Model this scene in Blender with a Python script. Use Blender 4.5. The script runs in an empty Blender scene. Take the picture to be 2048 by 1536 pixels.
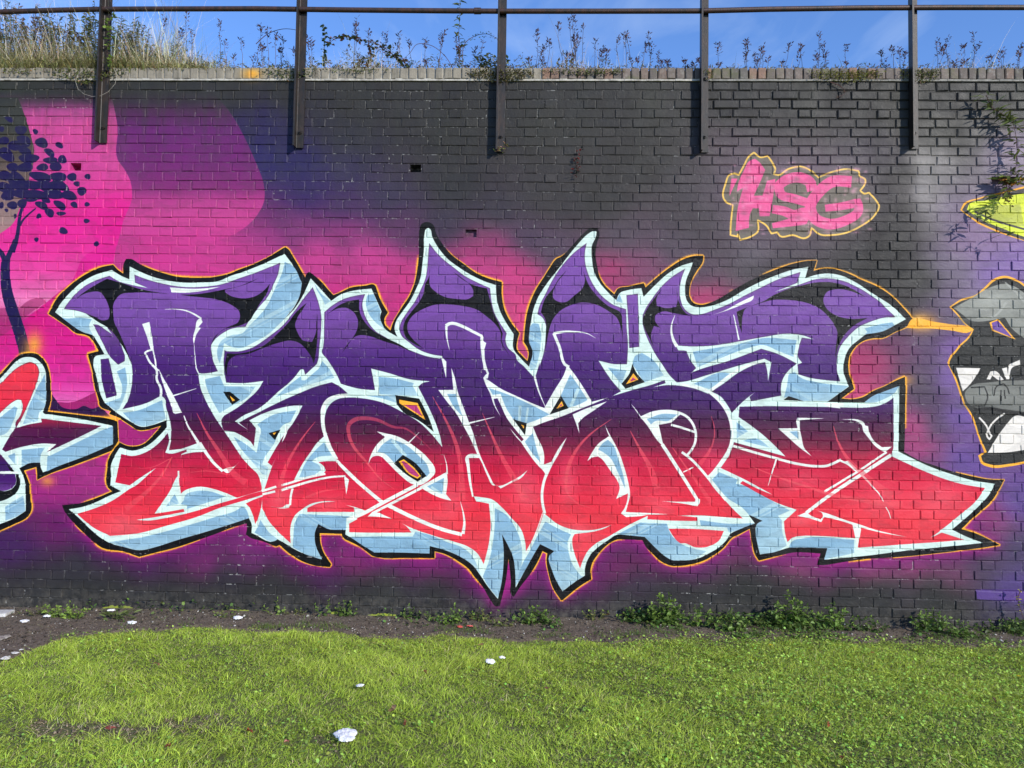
import bpy, bmesh, math, random
import numpy as np
from mathutils import Vector, Matrix
random.seed(11)
RN=np.random.default_rng(5)
sc=bpy.context.scene
COL=sc.collection
R=math.radians
# ---------------------------------------------------------------- CAMERA
CAM=(6.32647,1.62456); PITCH,YAW,ROLL=0.04489,0.03184,0.01495; FPX=1539.0
_cy,_sy=math.cos(YAW),math.sin(YAW)
_f=np.array([-_sy*math.cos(PITCH),_cy*math.cos(PITCH),math.sin(PITCH)]); _r=np.array([_cy,_sy,0.]); _u=np.cross(_r,_f)
_r2=_r*math.cos(ROLL)+_u*math.sin(ROLL); _u2=-_r*math.sin(ROLL)+_u*math.cos(ROLL)
cd=bpy.data.cameras.new('camera'); cam=bpy.data.objects.new('camera',cd); COL.objects.link(cam)
cam.matrix_world=Matrix(((_r2[0],_u2[0],-_f[0],0),(_r2[1],_u2[1],-_f[1],-CAM[0]),(_r2[2],_u2[2],-_f[2],CAM[1]),(0,0,0,1)))
cd.lens=36*FPX/2048; cd.sensor_width=36; cd.clip_end=500; sc.camera=cam
def project(X,Y,Z):
    dx,dy,dz=X,Y+CAM[0],Z-CAM[1]; z=dx*_f[0]+dy*_f[1]+dz*_f[2]
    return 1024+FPX*(dx*_r2[0]+dy*_r2[1]+dz*_r2[2])/z, 768-FPX*(dx*_u2[0]+dy*_u2[1]+dz*_u2[2])/z
def ray(x,y): return _f+_r2*(x-1024)/FPX+_u2*(768-y)/FPX
def at_wall(x,y,Y=0.0):
    d=ray(x,y); t=(Y+CAM[0])/d[1]; return d[0]*t,Y,CAM[1]+d[2]*t
def at_ground(x,y,Z=0.0):
    d=ray(x,y); t=(Z-CAM[1])/d[2]; return d[0]*t,-CAM[0]+d[1]*t,Z
# ---------------------------------------------------------------- LIGHT
SUN_EL,SUN_AZ=R(25),R(41)          # azimuth: to the right of the wall's normal
sdir=Vector((math.sin(SUN_AZ)*math.cos(SUN_EL),-math.cos(SUN_AZ)*math.cos(SUN_EL),math.sin(SUN_EL)))
sl=bpy.data.lights.new('sun','SUN'); sl.energy=5.0; sl.angle=R(.53); sl.color=(1.0,.95,.86)
so=bpy.data.objects.new('sun',sl); COL.objects.link(so); so.rotation_euler=sdir.to_track_quat('Z','Y').to_euler(); so.location=(6,-9,8)
wd=bpy.data.worlds.new('World'); sc.world=wd; wd.use_nodes=True
nt=wd.node_tree; nt.nodes.clear(); L=nt.links.new
out=nt.nodes.new('ShaderNodeOutputWorld'); bg=nt.nodes.new('ShaderNodeBackground'); sky=nt.nodes.new('ShaderNodeTexSky')
sky.sky_type='NISHITA'; sky.sun_disc=False; sky.sun_elevation=SUN_EL; sky.sun_rotation=math.atan2(sdir.x,sdir.y)
sky.altitude=0; sky.air_density=1.0; sky.dust_density=.15; sky.ozone_density=4.0
tc=nt.nodes.new('ShaderNodeTexCoord'); mp_=nt.nodes.new('ShaderNodeMapping'); mp_.inputs['Scale'].default_value=(2.4,2.4,5.0); mp_.inputs['Rotation'].default_value=(0,R(14),0)
nz=nt.nodes.new('ShaderNodeTexNoise'); nz.inputs['Scale'].default_value=1.7; nz.inputs['Detail'].default_value=7; nz.inputs['Roughness'].default_value=.55; nz.inputs['Distortion'].default_value=.7
rp=nt.nodes.new('ShaderNodeValToRGB'); rp.color_ramp.elements[0].position=.46; rp.color_ramp.elements[0].color=(0,0,0,1); rp.color_ramp.elements[1].position=.86; rp.color_ramp.elements[1].color=(.42,.42,.42,1)
mx=nt.nodes.new('ShaderNodeMix'); mx.data_type='RGBA'; mx.inputs[7].default_value=(6.5,6.3,5.6,1)
L(tc.outputs['Generated'],mp_.inputs[0]); L(mp_.outputs[0],nz.inputs['Vector']); L(nz.outputs['Fac'],rp.inputs[0]); L(rp.outputs[0],mx.inputs[0]); L(sky.outputs[0],mx.inputs[6]); tn=nt.nodes.new('ShaderNodeMix'); tn.data_type='RGBA'; tn.blend_type='MULTIPLY'; tn.inputs[0].default_value=1; tn.inputs[7].default_value=(1.1,1.32,1.72,1); L(mx.outputs[2],tn.inputs[6]); L(tn.outputs[2],bg.inputs[0]); L(bg.outputs[0],out.inputs[0])
bg.inputs[1].default_value=.145
sc.view_settings.view_transform='Standard'; sc.view_settings.look='None'; sc.view_settings.exposure=-0.04; sc.view_settings.gamma=1.0; sc.view_settings.use_curve_mapping=False
# ---------------------------------------------------------------- THE PAINTED MURAL (flat print on the wall)
TILE={'A':(80,440),'B':(400,440),'C':(80,700),'D':(400,700),'E':(80,930),'F':(400,930),'G':(720,440),'H':(720,700),
'I':(720,930),'J':(1040,440),'K':(1040,700),'L':(1040,930),'M':(1360,440),'N':(1360,700),'O':(1360,930),'P':(1648,440),
'Q':(1648,700),'R':(1648,930),'U':(1400,280),'V':(0,200),'W':(0,480),'S':(0,640),'T':(0,840),'X':(0,0),'Y':(1848,180)}
TSC={'S':6.8267,'T':6.8267,'X':1.0,'Y':3.657}
def path(s):
    """'A 10,20 30,40*' -> points in picture pixels with corner flags"""
    pts=[];cor=[];o=(0,0);k=5.12
    for t in s.split():
        if t in TILE: o=TILE[t];k=TSC.get(t,5.12);continue
        c=t.endswith('*');t=t.rstrip('*');x,y=t.split(',')
        pts.append((o[0]+float(x)/k,o[1]+float(y)/k));cor.append(c)
    return np.array(pts),cor
def smooth(P,cor,closed,n=5):
    N=len(P);cor=list(cor)
    for i in range(N):
        if not closed and i in(0,N-1): cor[i]=True;continue
        a=P[i]-P[i-1];b=P[(i+1)%N]-P[i]
        la=np.hypot(*a)+1e-6;lb=np.hypot(*b)+1e-6
        if (a@b)/(la*lb)<math.cos(math.radians(58)): cor[i]=True
    out=[]
    for i in range(N if closed else N-1):
        p1=P[i];p2=P[(i+1)%N];L=np.hypot(*(p2-p1))
        p0=P[i-1] if not cor[i] else p1;p3=P[(i+2)%N] if not cor[(i+1)%N] else p2
        def tan(q0,q1,q2):
            d0=np.hypot(*(q1-q0))+1e-6;d1=np.hypot(*(q2-q1))+1e-6
            m=(q1-q0)/d0*d1/(d0+d1)+(q2-q1)/d1*d0/(d0+d1);return m*L
        m1=tan(p0,p1,p2) if not cor[i] else (p2-p1)
        m2=tan(p1,p2,p3) if not cor[(i+1)%N] else (p2-p1)
        for j in range(n):
            t=j/n;out.append((2*t**3-3*t*t+1)*p1+(t**3-2*t*t+t)*m1+(-2*t**3+3*t*t)*p2+(t**3-t*t)*m2)
    if not closed: out.append(P[-1])
    return np.array(out)
class Canvas:
    """numpy scan converter; mp maps picture pixels to texels (top row first)"""
    def __init__(s,W,H,mp): s.W,s.H,s.mp=W,H,mp;s.img=np.zeros((H,W,3),np.float32)
    def cover(s,poly,ss=2):
        q=s.mp(poly);q=np.vstack([q,q[:1]])
        x0=max(0,int(q[:,0].min())-2);x1=min(s.W,int(q[:,0].max())+3);y0=max(0,int(q[:,1].min())-2);y1=min(s.H,int(q[:,1].max())+3)
        if x1<=x0 or y1<=y0: return None
        w=x1-x0;h=(y1-y0)*ss;acc=np.zeros((h,w+2),np.float32)
        for (ax,ay),(bx,by) in zip(q[:-1],q[1:]):
            if ay==by: continue
            sg=1.0
            if ay>by: ax,ay,bx,by=bx,by,ax,ay;sg=-1.0
            r0=int(math.ceil((ay-y0)*ss-.5));r1=int(math.ceil((by-y0)*ss-.5))
            r0=max(r0,0);r1=min(r1,h)
            if r1<=r0: continue
            r=np.arange(r0,r1);yy=(r+.5)/ss+y0;xx=ax+(yy-ay)*(bx-ax)/(by-ay)-x0
            xx=np.clip(xx,0,w);i=xx.astype(int);f=xx-i
            acc[r,i]+=sg*(1-f);acc[r,i+1]+=sg*f
        c=np.clip(np.abs(np.cumsum(acc,1)[:,:w]),0,1).reshape(y1-y0,ss,w).mean(1)
        return c,(y0,y1,x0,x1)
    def blend(s,cv,col,alpha=1.0):
        if cv is None: return
        c,(y0,y1,x0,x1)=cv;a=(c*alpha)[...,None];s.img[y0:y1,x0:x1]=s.img[y0:y1,x0:x1]*(1-a)+np.asarray(col,np.float32)*a
    def poly(s,st,col,alpha=1.0,sm=True):
        P,c=path(st);P=smooth(P,c,True) if sm else P
        s.blend(s.cover(P),col,alpha)
    def stroke(s,st,col,w0,w1=None,alpha=1.0,closed=False,wm=None,cap=True,jag=0,fade=None):
        P,c=path(st) if isinstance(st,str) else st
        P=smooth(P,c,closed);
        if closed: P=np.vstack([P,P[:1]])
        d=np.concatenate([[0],np.cumsum(np.hypot(*np.diff(P,axis=0).T))]);t=d/max(d[-1],1e-6)
        if w1 is None: w1=w0
        wd=(w0*(1-t)+w1*t) if wm is None else np.interp(t,[0,.5,1],[w0,wm,w1])
        if jag: wd=wd*(1+jag*np.interp(d,np.arange(0,d[-1]+9,8),RN.normal(size=len(np.arange(0,d[-1]+9,8)))))
        T=np.gradient(P,axis=0);T/=np.hypot(T[:,0],T[:,1])[:,None]+1e-9;N=np.stack([-T[:,1],T[:,0]],1)
        if fade is None:
            s.blend(s.cover(np.vstack([P+N*wd[:,None]/2,(P-N*wd[:,None]/2)[::-1]])),col,alpha)
        else:
            for i in range(len(P)-1):
                s.blend(s.cover(np.array([P[i]+N[i]*wd[i]/2,P[i+1]+N[i+1]*wd[i+1]/2,P[i+1]-N[i+1]*wd[i+1]/2,P[i]-N[i]*wd[i]/2])),col,alpha*float(np.interp(t[i],[0,1],fade)))
    def spray(s,x,y,rx,ry,col,a):
        c=s.mp(np.array([[x,y],[x+rx,y],[x,y+ry]]));cx,cy=c[0];R=abs(c[1,0]-cx);Q=abs(c[2,1]-cy)
        x0,x1,y0,y1=[int(v) for v in (max(0,cx-2*R),min(s.W,cx+2*R),max(0,cy-2*Q),min(s.H,cy+2*Q))]
        if x1<=x0 or y1<=y0:return
        Y,X=np.mgrid[y0:y1,x0:x1];g=np.exp(-(((X-cx)/R)**2+((Y-cy)/Q)**2)*1.6)*a
        s.blend((g.astype(np.float32),(y0,y1,x0,x1)),col)
def boxblur(a,r):
    r=max(1,int(r))
    for ax in (0,1):
        for _ in range(2):
            p=np.take(a,np.clip(np.arange(-r-1,a.shape[ax]+r),0,a.shape[ax]-1),axis=ax)
            c=np.cumsum(p,axis=ax,dtype=np.float64)
            n=a.shape[ax]
            a=((np.take(c,np.arange(2*r+1,2*r+1+n),axis=ax)-np.take(c,np.arange(0,n),axis=ax))/(2*r+1)).astype(np.float32)
    return a
def C3(*v): return np.array(v,np.float32)/255
BG="""1850,800,88,70,104 1850,650,92,78,108 1850,720,96,78,112 1800,700,110,68,105 1795,860,150,64,118 1700,560,52,52,50 1620,560,66,64,66 -300,168,60,60,60 -300,206,62,61,62 -190,168,60,60,60 -190,206,62,61,62 -80,168,60,60,60 -80,206,62,61,62 30,168,60,60,60 140,168,60,60,60 250,168,60,60,60 360,168,60,60,60 470,168,60,60,60 470,206,62,61,62 580,168,60,60,60 580,206,62,61,62 690,168,60,60,60 690,206,62,61,62 800,168,60,60,60 800,206,62,61,62 910,168,60,60,60 910,206,62,61,62 1020,168,60,60,60 1020,206,62,61,62 1130,168,60,60,60 1130,206,62,61,62 1240,168,60,60,60 1240,206,62,61,62 1350,168,60,60,60 1350,206,62,61,62 1460,168,60,60,60 1460,206,62,61,62 1570,168,60,60,60 1570,206,62,61,62 1680,168,60,60,60 1680,206,62,61,62 1790,168,60,60,60 1790,206,62,61,62 1900,168,60,60,60 1900,206,62,61,62 2010,168,60,60,60 2010,206,62,61,62 2120,168,60,60,60 2120,206,62,61,62 2230,168,60,60,60 2230,206,62,61,62 2340,168,60,60,60 2340,206,62,61,62 -300,1186,58,60,62 -300,1215,58,60,62 -300,1250,58,60,62 -210,1186,58,60,62 -210,1215,58,60,62 -210,1250,58,60,62 -120,1186,58,60,62 -120,1215,58,60,62 -120,1250,58,60,62 -30,1186,58,60,62 -30,1215,58,60,62 -30,1250,58,60,62 60,1186,58,60,62 60,1215,58,60,62 60,1250,58,60,62 150,1186,58,60,62 150,1215,58,60,62 150,1250,58,60,62 240,1186,58,60,62 240,1215,58,60,62 240,1250,58,60,62 330,1186,58,60,62 330,1215,58,60,62 330,1250,58,60,62 420,1186,58,60,62 420,1215,58,60,62 420,1250,58,60,62 510,1186,58,60,62 510,1215,58,60,62 510,1250,58,60,62 600,1186,58,60,62 600,1215,58,60,62 600,1250,58,60,62 690,1186,58,60,62 690,1215,58,60,62 690,1250,58,60,62 780,1186,58,60,62 780,1215,58,60,62 780,1250,58,60,62 870,1186,58,60,62 870,1215,58,60,62 870,1250,58,60,62 960,1186,62,58,70 960,1215,58,60,62 960,1250,58,60,62 1050,1186,62,58,70 1050,1215,58,60,62 1050,1250,58,60,62 1140,1186,62,58,70 1140,1215,58,60,62 1140,1250,58,60,62 1230,1186,62,58,70 1230,1215,58,60,62 1230,1250,58,60,62 1320,1186,58,60,62 1320,1215,58,60,62 1320,1250,58,60,62 1410,1186,58,60,62 1410,1215,58,60,62 1410,1250,58,60,62 1500,1186,58,60,62 1500,1215,58,60,62 1500,1250,58,60,62 1590,1186,58,60,62 1590,1215,58,60,62 1590,1250,58,60,62 1680,1186,58,60,62 1680,1215,58,60,62 1680,1250,58,60,62 1770,1186,58,60,62 1770,1215,58,60,62 1770,1250,58,60,62 1860,1186,58,60,62 1860,1215,58,60,62 1860,1250,58,60,62 430,520,192,64,144 460,560,195,60,140 500,505,182,62,138 420,560,198,58,142 400,500,192,64,144 345,520,196,60,144 20,180,58,64,50 150,195,62,58,60 300,190,60,62,60 480,190,62,62,66 700,190,64,64,64 1000,200,66,66,66 1300,200,68,68,64 1600,200,62,64,60 1800,200,66,68,62 2040,200,64,66,62
480,240,60,52,100 550,240,58,50,98 640,230,62,60,72 520,320,62,55,112 600,330,60,55,106 700,280,62,62,74 700,330,66,60,98 600,390,75,52,112 560,430,110,55,115 520,470,150,62,130 600,460,130,60,122 700,420,85,60,108 780,400,72,64,98 700,470,140,62,125 800,450,100,62,105 640,520,185,66,140 740,520,185,66,140
700,600,190,50,130 800,560,185,60,130 820,600,190,55,130 880,440,75,66,90 900,380,62,62,70 900,250,64,64,62 1100,250,66,66,62 1100,400,70,66,72 1000,420,72,66,84 1050,480,88,72,98 1000,500,150,66,118 950,540,180,65,130 1030,540,190,65,130 1040,620,200,70,130 1100,500,92,78,100 1200,400,66,64,66 1250,480,92,82,98 1300,530,125,75,110 1230,545,160,65,115
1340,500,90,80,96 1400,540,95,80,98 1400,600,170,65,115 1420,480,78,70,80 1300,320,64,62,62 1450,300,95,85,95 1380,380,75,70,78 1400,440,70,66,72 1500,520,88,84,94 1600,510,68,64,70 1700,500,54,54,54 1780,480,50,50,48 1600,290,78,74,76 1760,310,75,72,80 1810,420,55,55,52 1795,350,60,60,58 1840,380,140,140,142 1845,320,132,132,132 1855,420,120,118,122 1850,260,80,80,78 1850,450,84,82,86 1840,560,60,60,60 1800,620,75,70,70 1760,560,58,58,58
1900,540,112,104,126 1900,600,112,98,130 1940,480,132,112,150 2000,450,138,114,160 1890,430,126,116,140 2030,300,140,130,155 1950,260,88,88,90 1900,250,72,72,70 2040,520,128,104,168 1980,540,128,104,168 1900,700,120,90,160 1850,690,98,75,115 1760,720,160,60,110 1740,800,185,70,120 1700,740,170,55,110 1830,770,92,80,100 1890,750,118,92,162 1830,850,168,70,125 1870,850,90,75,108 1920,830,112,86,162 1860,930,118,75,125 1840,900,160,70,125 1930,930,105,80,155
2040,1000,100,78,150 1970,1050,130,68,120 2030,1100,84,74,112 1950,1040,165,65,125 1960,1130,82,70,98 2035,1180,92,76,140 1900,1140,118,72,108 1820,1130,150,70,118 1750,1135,155,70,120 1650,1150,112,60,102 1600,1120,150,65,120 1800,1185,74,70,80 1700,1210,62,64,66 1900,1220,62,64,64 1500,1210,60,62,64 1400,1140,100,56,100 1430,1100,145,60,118 1300,1120,115,45,98 1225,1140,118,45,105 1280,1160,70,58,80 1350,1200,62,62,66 1200,1170,105,48,100 1150,1215,64,60,70 1060,1160,125,45,112 1060,1215,72,58,82
950,1170,112,42,104 930,1205,62,58,70 850,1140,122,40,110 850,1185,62,58,72 700,1110,140,46,118 650,1160,80,45,90 750,1200,60,62,64 600,1130,98,45,98 500,1115,115,45,115 550,1165,62,62,66 400,1115,122,46,115 450,1155,62,58,72 300,1140,85,42,95 300,1180,60,62,64 200,1085,85,40,98 150,1130,60,58,70 150,1180,60,62,64 30,1100,78,40,105 50,1160,60,58,66 110,1050,112,38,110 100,980,160,46,132 180,1000,150,45,125 200,960,165,50,135 200,900,172,42,130 500,1070,135,45,125 860,1115,150,50,125 100,930,165,45,135 400,1200,60,62,64 1650,1240,62,64,62 2000,1240,70,66,90 1000,1235,66,60,74 100,1210,60,62,62"""
FG=np.array([[540,122,82,168],[620,120,80,166],[680,108,68,152],[712,88,46,138],[740,80,38,128],[800,74,30,118],[822,80,28,106],[842,84,22,84],[868,106,26,78],[895,145,30,76],[912,190,32,78],[940,206,30,72],[990,220,48,76],[1040,226,58,76],[1110,228,76,92]],float)
def paint_mural(W,H,mp,inv,tex):
    """tex = texels per picture pixel (about)"""
    cv=Canvas(W,H,mp)
    ICE=C3(218,246,246);BLK=C3(12,11,12);ORG=C3(255,186,62);BLU=C3(138,182,216)
    # air-brushed ground: inverse distance blend of sampled paint colours, at low resolution; upper right greys include some painted-in sheen
    k=16;gh,gw=H//k+2,W//k+2
    Y,X=np.mgrid[0:gh,0:gw]*float(k);PX,PY=inv(X,Y)
    S=np.array([[float(v) for v in t.split(',')] for t in BG.split()])
    num=np.zeros((gh,gw,3));den=np.zeros((gh,gw))
    wob=np.sin(PX*.021+PY*.013)*7+np.sin(PX*.05-PY*.037+2)*4
    for x,y,r,g,b in S:
        w=1/(((PX-x+wob)**2+((PY-y+wob*.5)*1.25)**2)+260)**2.0;num+=w[...,None]*np.array([r,g,b]);den+=w
    lo=num/den[...,None]/255
    lo=np.stack([boxblur(lo[...,i].astype(np.float32),1) for i in range(3)],-1)
    yi=np.arange(H)/k;xi=np.arange(W)/k;y0=yi.astype(int);x0=xi.astype(int);fy=(yi-y0)[:,None,None];fx=(xi-x0)[None,:,None]
    a=lo[y0][:,x0]*(1-fx)+lo[y0][:,x0+1]*fx;b=lo[y0+1][:,x0]*(1-fx)+lo[y0+1][:,x0+1]*fx
    cv.img[:]=(a*(1-fy)+b*fy)
    del a,b
    # picture-space y per texel row is nearly constant along a row; keep a full map for gradients
    YY,XX=np.mgrid[0:H+8:8,0:W+8:8].astype(float);_,PYs=inv(XX,YY)
    yi=np.arange(H)/8;xi=np.arange(W)/8;y0=yi.astype(int);x0=xi.astype(int);fy=(yi-y0)[:,None];fx=(xi-x0)[None,:]
    A=PYs[y0]*(1-fy)+PYs[y0+1]*fy;PYf=(A[:,x0]*(1-fx)+A[:,x0+1]*fx).astype(np.float32);del A
    def gradpoly(st,G,alpha=1.0,sm=True):
        P,c=path(st);P=smooth(P,c,True) if sm else P
        r=cv.cover(P)
        if r is None:return None
        c,(a0,a1,b0,b1)=r;py=PYf[a0:a1,b0:b1];G=np.asarray(G,float)
        col=np.stack([np.interp(py,G[:,0],G[:,i]) for i in (1,2,3)],-1).astype(np.float32)/255
        al=(c*alpha)[...,None];cv.img[a0:a1,b0:b1]=cv.img[a0:a1,b0:b1]*(1-al)+col*al;return r
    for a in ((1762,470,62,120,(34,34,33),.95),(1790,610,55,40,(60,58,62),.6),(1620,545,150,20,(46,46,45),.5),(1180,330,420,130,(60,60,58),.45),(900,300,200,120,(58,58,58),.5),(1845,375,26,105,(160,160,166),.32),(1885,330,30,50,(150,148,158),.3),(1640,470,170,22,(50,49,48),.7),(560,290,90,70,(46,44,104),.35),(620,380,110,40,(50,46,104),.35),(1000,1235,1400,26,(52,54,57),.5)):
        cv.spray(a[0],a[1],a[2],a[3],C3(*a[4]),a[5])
    # sunset sky, left
    gradpoly("X 150,182 245,180 418,180 440,200 465,232 492,280 514,330 528,368 529,400 515,430 490,455 440,480 340,470 200,470 120,470 120,300",[[183,62,62,62],[205,68,56,72],[222,88,52,92],[260,112,46,122],[330,120,46,122],[375,135,52,124],[400,172,64,138],[440,192,70,146],[520,196,60,148],[560,200,50,145]])
    gradpoly("X -900,186 36,184 150,184 222,186 236,255 236,320 250,340 262,365 264,400 250,435 240,470 225,560 240,620 200,700 240,840 240,900 -900,900",[[186,60,60,58],[196,74,58,72],[206,105,62,98],[222,165,74,138],[250,198,78,152],[330,200,72,152],[370,208,66,152],[400,214,46,148],[440,214,34,146],[520,214,40,150],[640,198,26,132],[700,205,32,140],[760,208,52,155],[800,226,100,185],[830,226,100,185]])
    gradpoly("W -2600,1000 0,1000 200,860 480,640 650,500 740,420 800,290 840,200 1000,80 900,-200 400,-300 -2600,-400",[[420,218,40,150],[480,218,46,152],[540,224,74,164],[575,228,104,178],[600,232,140,196],[616,225,125,185],[640,178,44,128],[680,186,34,126]],.9)
    gradpoly("W -2600,690 0,700 100,690 210,692 260,650 330,608 390,592 440,600 480,640 330,740 0,1000 -2600,1000",[[595,176,72,128],[620,160,62,118],[650,172,44,122],[690,190,32,126]],.85)
    gradpoly("X -900,190 36,195 50,230 60,262 68,300 64,340 54,375 40,418 28,445 0,468 -900,470",[[200,62,64,60],[250,70,72,66],[300,90,82,76],[400,132,108,110],[440,150,128,128],[470,165,120,130]])
    # hills between the left pieces
    cv.poly("C 100,560* 190,535 300,540 430,500 510,460 575,430* 640,700 100,700",C3(166,38,118));cv.poly("C 110,440* 160,500 220,580 300,605 390,600 450,572 530,600 620,575* 760,720 100,700",C3(56,16,84))
    # tree
    NV=C3(40,28,96)
    for w in ("V 240,1080 205,1200 192,1320 175,1430 130,1560|28,48","V 370,1110 300,1170 240,1230 205,1290|14,22","V -40,1500 20,1560 60,1640|30,40","W 165,0 110,120 70,220|44,56","W -60,20 0,110 40,190 70,250|24,52"):
        s_,q=w.split('|');a,b=[float(v)/5.12 for v in q.split(',')];cv.stroke(s_,NV,a,b)
    cv.stroke("W 65,180 58,300 60,420 80,560 130,720 190,900 230,1040 265,1200",NV,17,22,wm=24)
    cv.stroke("W 175,880 215,1000 262,1190",C3(96,66,50),6,26,alpha=.75,fade=(.1,1))
    for t in "365,325,30,25 430,440,65,52 610,465,42,28 510,540,60,36 640,610,48,42 520,620,78,34 440,690,62,38 575,680,60,52 740,790,52,40 600,790,86,50 900,785,30,30 790,860,34,26 620,870,105,45 840,935,48,44 710,980,82,48 430,1080,70,38 620,1080,75,36 765,1075,40,28 895,1070,26,24 510,1155,52,42 630,1165,48,22 400,1190,24,28 890,1240,32,22 650,1340,46,34 375,1430,24,22 990,1475,28,26 220,310,60,50 250,420,80,50 150,470,70,50 40,420,60,40 70,560,90,60 250,520,90,40 300,600,110,45 130,690,60,45 260,690,80,50 60,780,80,50 180,800,90,50 420,790,120,50 200,870,120,50 340,870,110,46 60,900,90,50 500,900,130,50 230,960,110,46 80,980,70,50 380,970,110,50 560,970,110,45 230,1060,50,48 130,1080,56,40 330,1010,70,34 15,1080,26,36 70,1130,20,18 160,1190,14,26 100,200,50,24 20,300,30,30 550,870,60,40 470,1020,60,30".split():
        x,y,rx,ry=[float(v) for v in t.split(',')];an=np.linspace(0,6.283,33)[:-1];rr=1+.07*np.sin(an*3+y)+.05*np.sin(an*2+x);x/=5.12;y=200+y/5.12
        ph=math.radians((x*7)%50-10);ex=1.0*rx/5.12*np.cos(an)*rr;ey=1.0*ry/5.12*np.sin(an)*rr
        cv.blend(cv.cover(np.stack([x+ex*math.cos(ph)-ey*math.sin(ph),y+ex*math.sin(ph)+ey*math.cos(ph)],1)),NV,.96)
    # left neighbour piece
    BSL="S -300,900 0,750 110,630 200,535 270,478 400,452 500,462 600,540 655,640 688,780 700,1000 690,1150 655,1250* 900,1275 1200,1310 1500,1350 1620,1390 T 1640,250* 1545,412* 1450,450 1000,620 600,770 512,818* 500,640* 330,690* 370,780 405,880 415,1050 430,1230 390,1310 200,1420 0,1510 -300,1640"
    # main piece black silhouette
    BS="A 90,962* 180,800 300,680 400,600 520,530 640,482 752,460* 800,510 855,550* 862,440 885,398 935,400 1020,450 1130,500 1250,540 1400,580 1560,592 1750,590 B 110,590 270,560 400,510 560,450 730,365 872,278* 905,300 950,370 1010,470 1077,590* 1090,555 1122,532 1160,560 1250,640 1310,710 1367,770* 1430,745 1540,695 1700,672 1782,662 1800,680* 1850,820 1925,950* 1890,1010 1890,1060 1952,1135* G 340,1050 390,960 440,880 500,790 550,680 580,560 595,450 605,330 605,200 612,90 630,45 690,22 750,50 780,140 840,240 930,350 1060,450 1200,550 1320,600 1452,636* 1455,800 1480,920 1540,1040 1632,1160* 1610,1240 1608,1330 1660,1390 1715,1445* 1728,1360 1715,1310 1678,1250* 1690,1100 1710,960 1750,830 1810,700 1880,590 1950,480 2010,400 J 430,370 530,270 640,150 720,85 790,85 812,130 785,250 772,340 790,480 810,570 860,660 965,762* 1000,705 1120,680 1267,648* 1285,692* 1400,590 1530,490 1680,400 1790,368 1875,366 1872,420 1810,520 1760,610 1735,700 1735,780 1770,845 1850,870 1940,850 2048,800 M 540,720 700,630 850,560 1000,500 1150,450 1350,415 1400,415* 1365,522* 1450,500 1570,500 1700,540 1850,610 2048,700 P 700,790 800,890 920,1030* 830,1100 730,1145 600,1208 500,1212 400,1240 310,1310 262,1390 245,1480 Q 245,150 255,250 290,350 302,400* 172,497* 300,503 400,480 500,420 620,370 740,310 828,275* 832,400 830,600 825,800 818,1045* 950,1120 1120,1180 1300,1240 1500,1290 1700,1325 1842,1328* R 1780,260 1700,380 1600,470 1500,560 1402,655* 1550,700 1700,770 1795,818* 1640,842 1400,872 1100,908 700,945 400,965 200,992 0,1022 O 1402,1022* 1438,905* 1160,895 1000,930 806,978* 760,900 738,800 713,652* 600,710 530,745 450,840 360,910 240,978 100,1018 0,1032 L 1560,1032 1450,990 1350,900 1290,840 1252,768* 1100,763 985,765 900,810 800,910 740,1000 720,1090 730,1168* 640,1220 425,1388* 340,1260 295,1120 272,960 280,905* 230,882* 190,970 100,1120 0,1250 I 1575,1348 1548,1325 1545,1200 1535,1080 1520,955* 1510,1060 1490,1200 1455,1350 1432,1440 1390,1445 1350,1400 1260,1250 1170,1140 1110,1060 1000,980 870,910 765,882* 765,952* 500,950 170,942 130,930* 0,835 F 1530,780 1480,755 1450,703* 1340,700 1228,697* 1235,800 1270,900 1345,1015 1330,1045 1200,1032 1050,985 920,905 815,817* 780,835* 650,782 500,733 473,710* 485,640 480,596* 300,650 200,690 0,762 E 1400,842 1200,892 1020,940* 850,882 640,847 560,792 450,692 340,582 240,440 232,410* 300,405 400,395 520,360 742,270* 690,215 680,150 690,50 C 700,1130 770,1000* 810,960 830,700* 715,655* 727,625* 620,577 600,500 570,400 540,220 492,42* 602,12* A 560,1260 500,1190 440,1170 380,1162 280,1090"
    # sprayed halo hugging the lower half of the piece
    mk=np.zeros((H,W),np.float32);c_,(a0,a1,b0,b1)=cv.cover(smooth(*path(BS),True,3));mk[a0:a1,b0:b1]=c_
    q_=mk[::4,::4]
    def up(v):
        v=np.repeat(np.repeat(v,4,0),4,1)[:H,:W];return boxblur(v,3)
    wy=np.clip((PYf-1000)/50,0,1)
    for r_,a_,c_ in ((26,1.7,(100,30,112)),(12,1.35,(172,40,140))):
        g_=np.clip(up(boxblur(q_,r_*tex/4))*a_,0,.9)*wy;cv.img[:]=cv.img*(1-g_[...,None])+C3(*c_)*g_[...,None]
    del mk,q_,g_,wy
    def bordered(st,skip):
        P,c=path(st);Q=smooth(P,c,True,4)
        n=len(Q);i=0
        # orange line: drawn in short runs so that it can be left out where the photo has none
        Qm=np.vstack([Q,Q[:1]])
        T=np.gradient(Qm,axis=0);T/=np.hypot(T[:,0],T[:,1])[:,None]+1e-9;Nn=np.stack([T[:,1],-T[:,0]],1)
        ok=np.ones(n+1)
        for x,y,r in skip: ok*=np.clip((np.hypot(Qm[:,0]-x,Qm[:,1]-y)-r)/14+.5,0,1)
        wv=1.15+.35*np.sin(np.arange(n+1)*.13)+.25*np.sin(np.arange(n+1)*.41+1)
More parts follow.
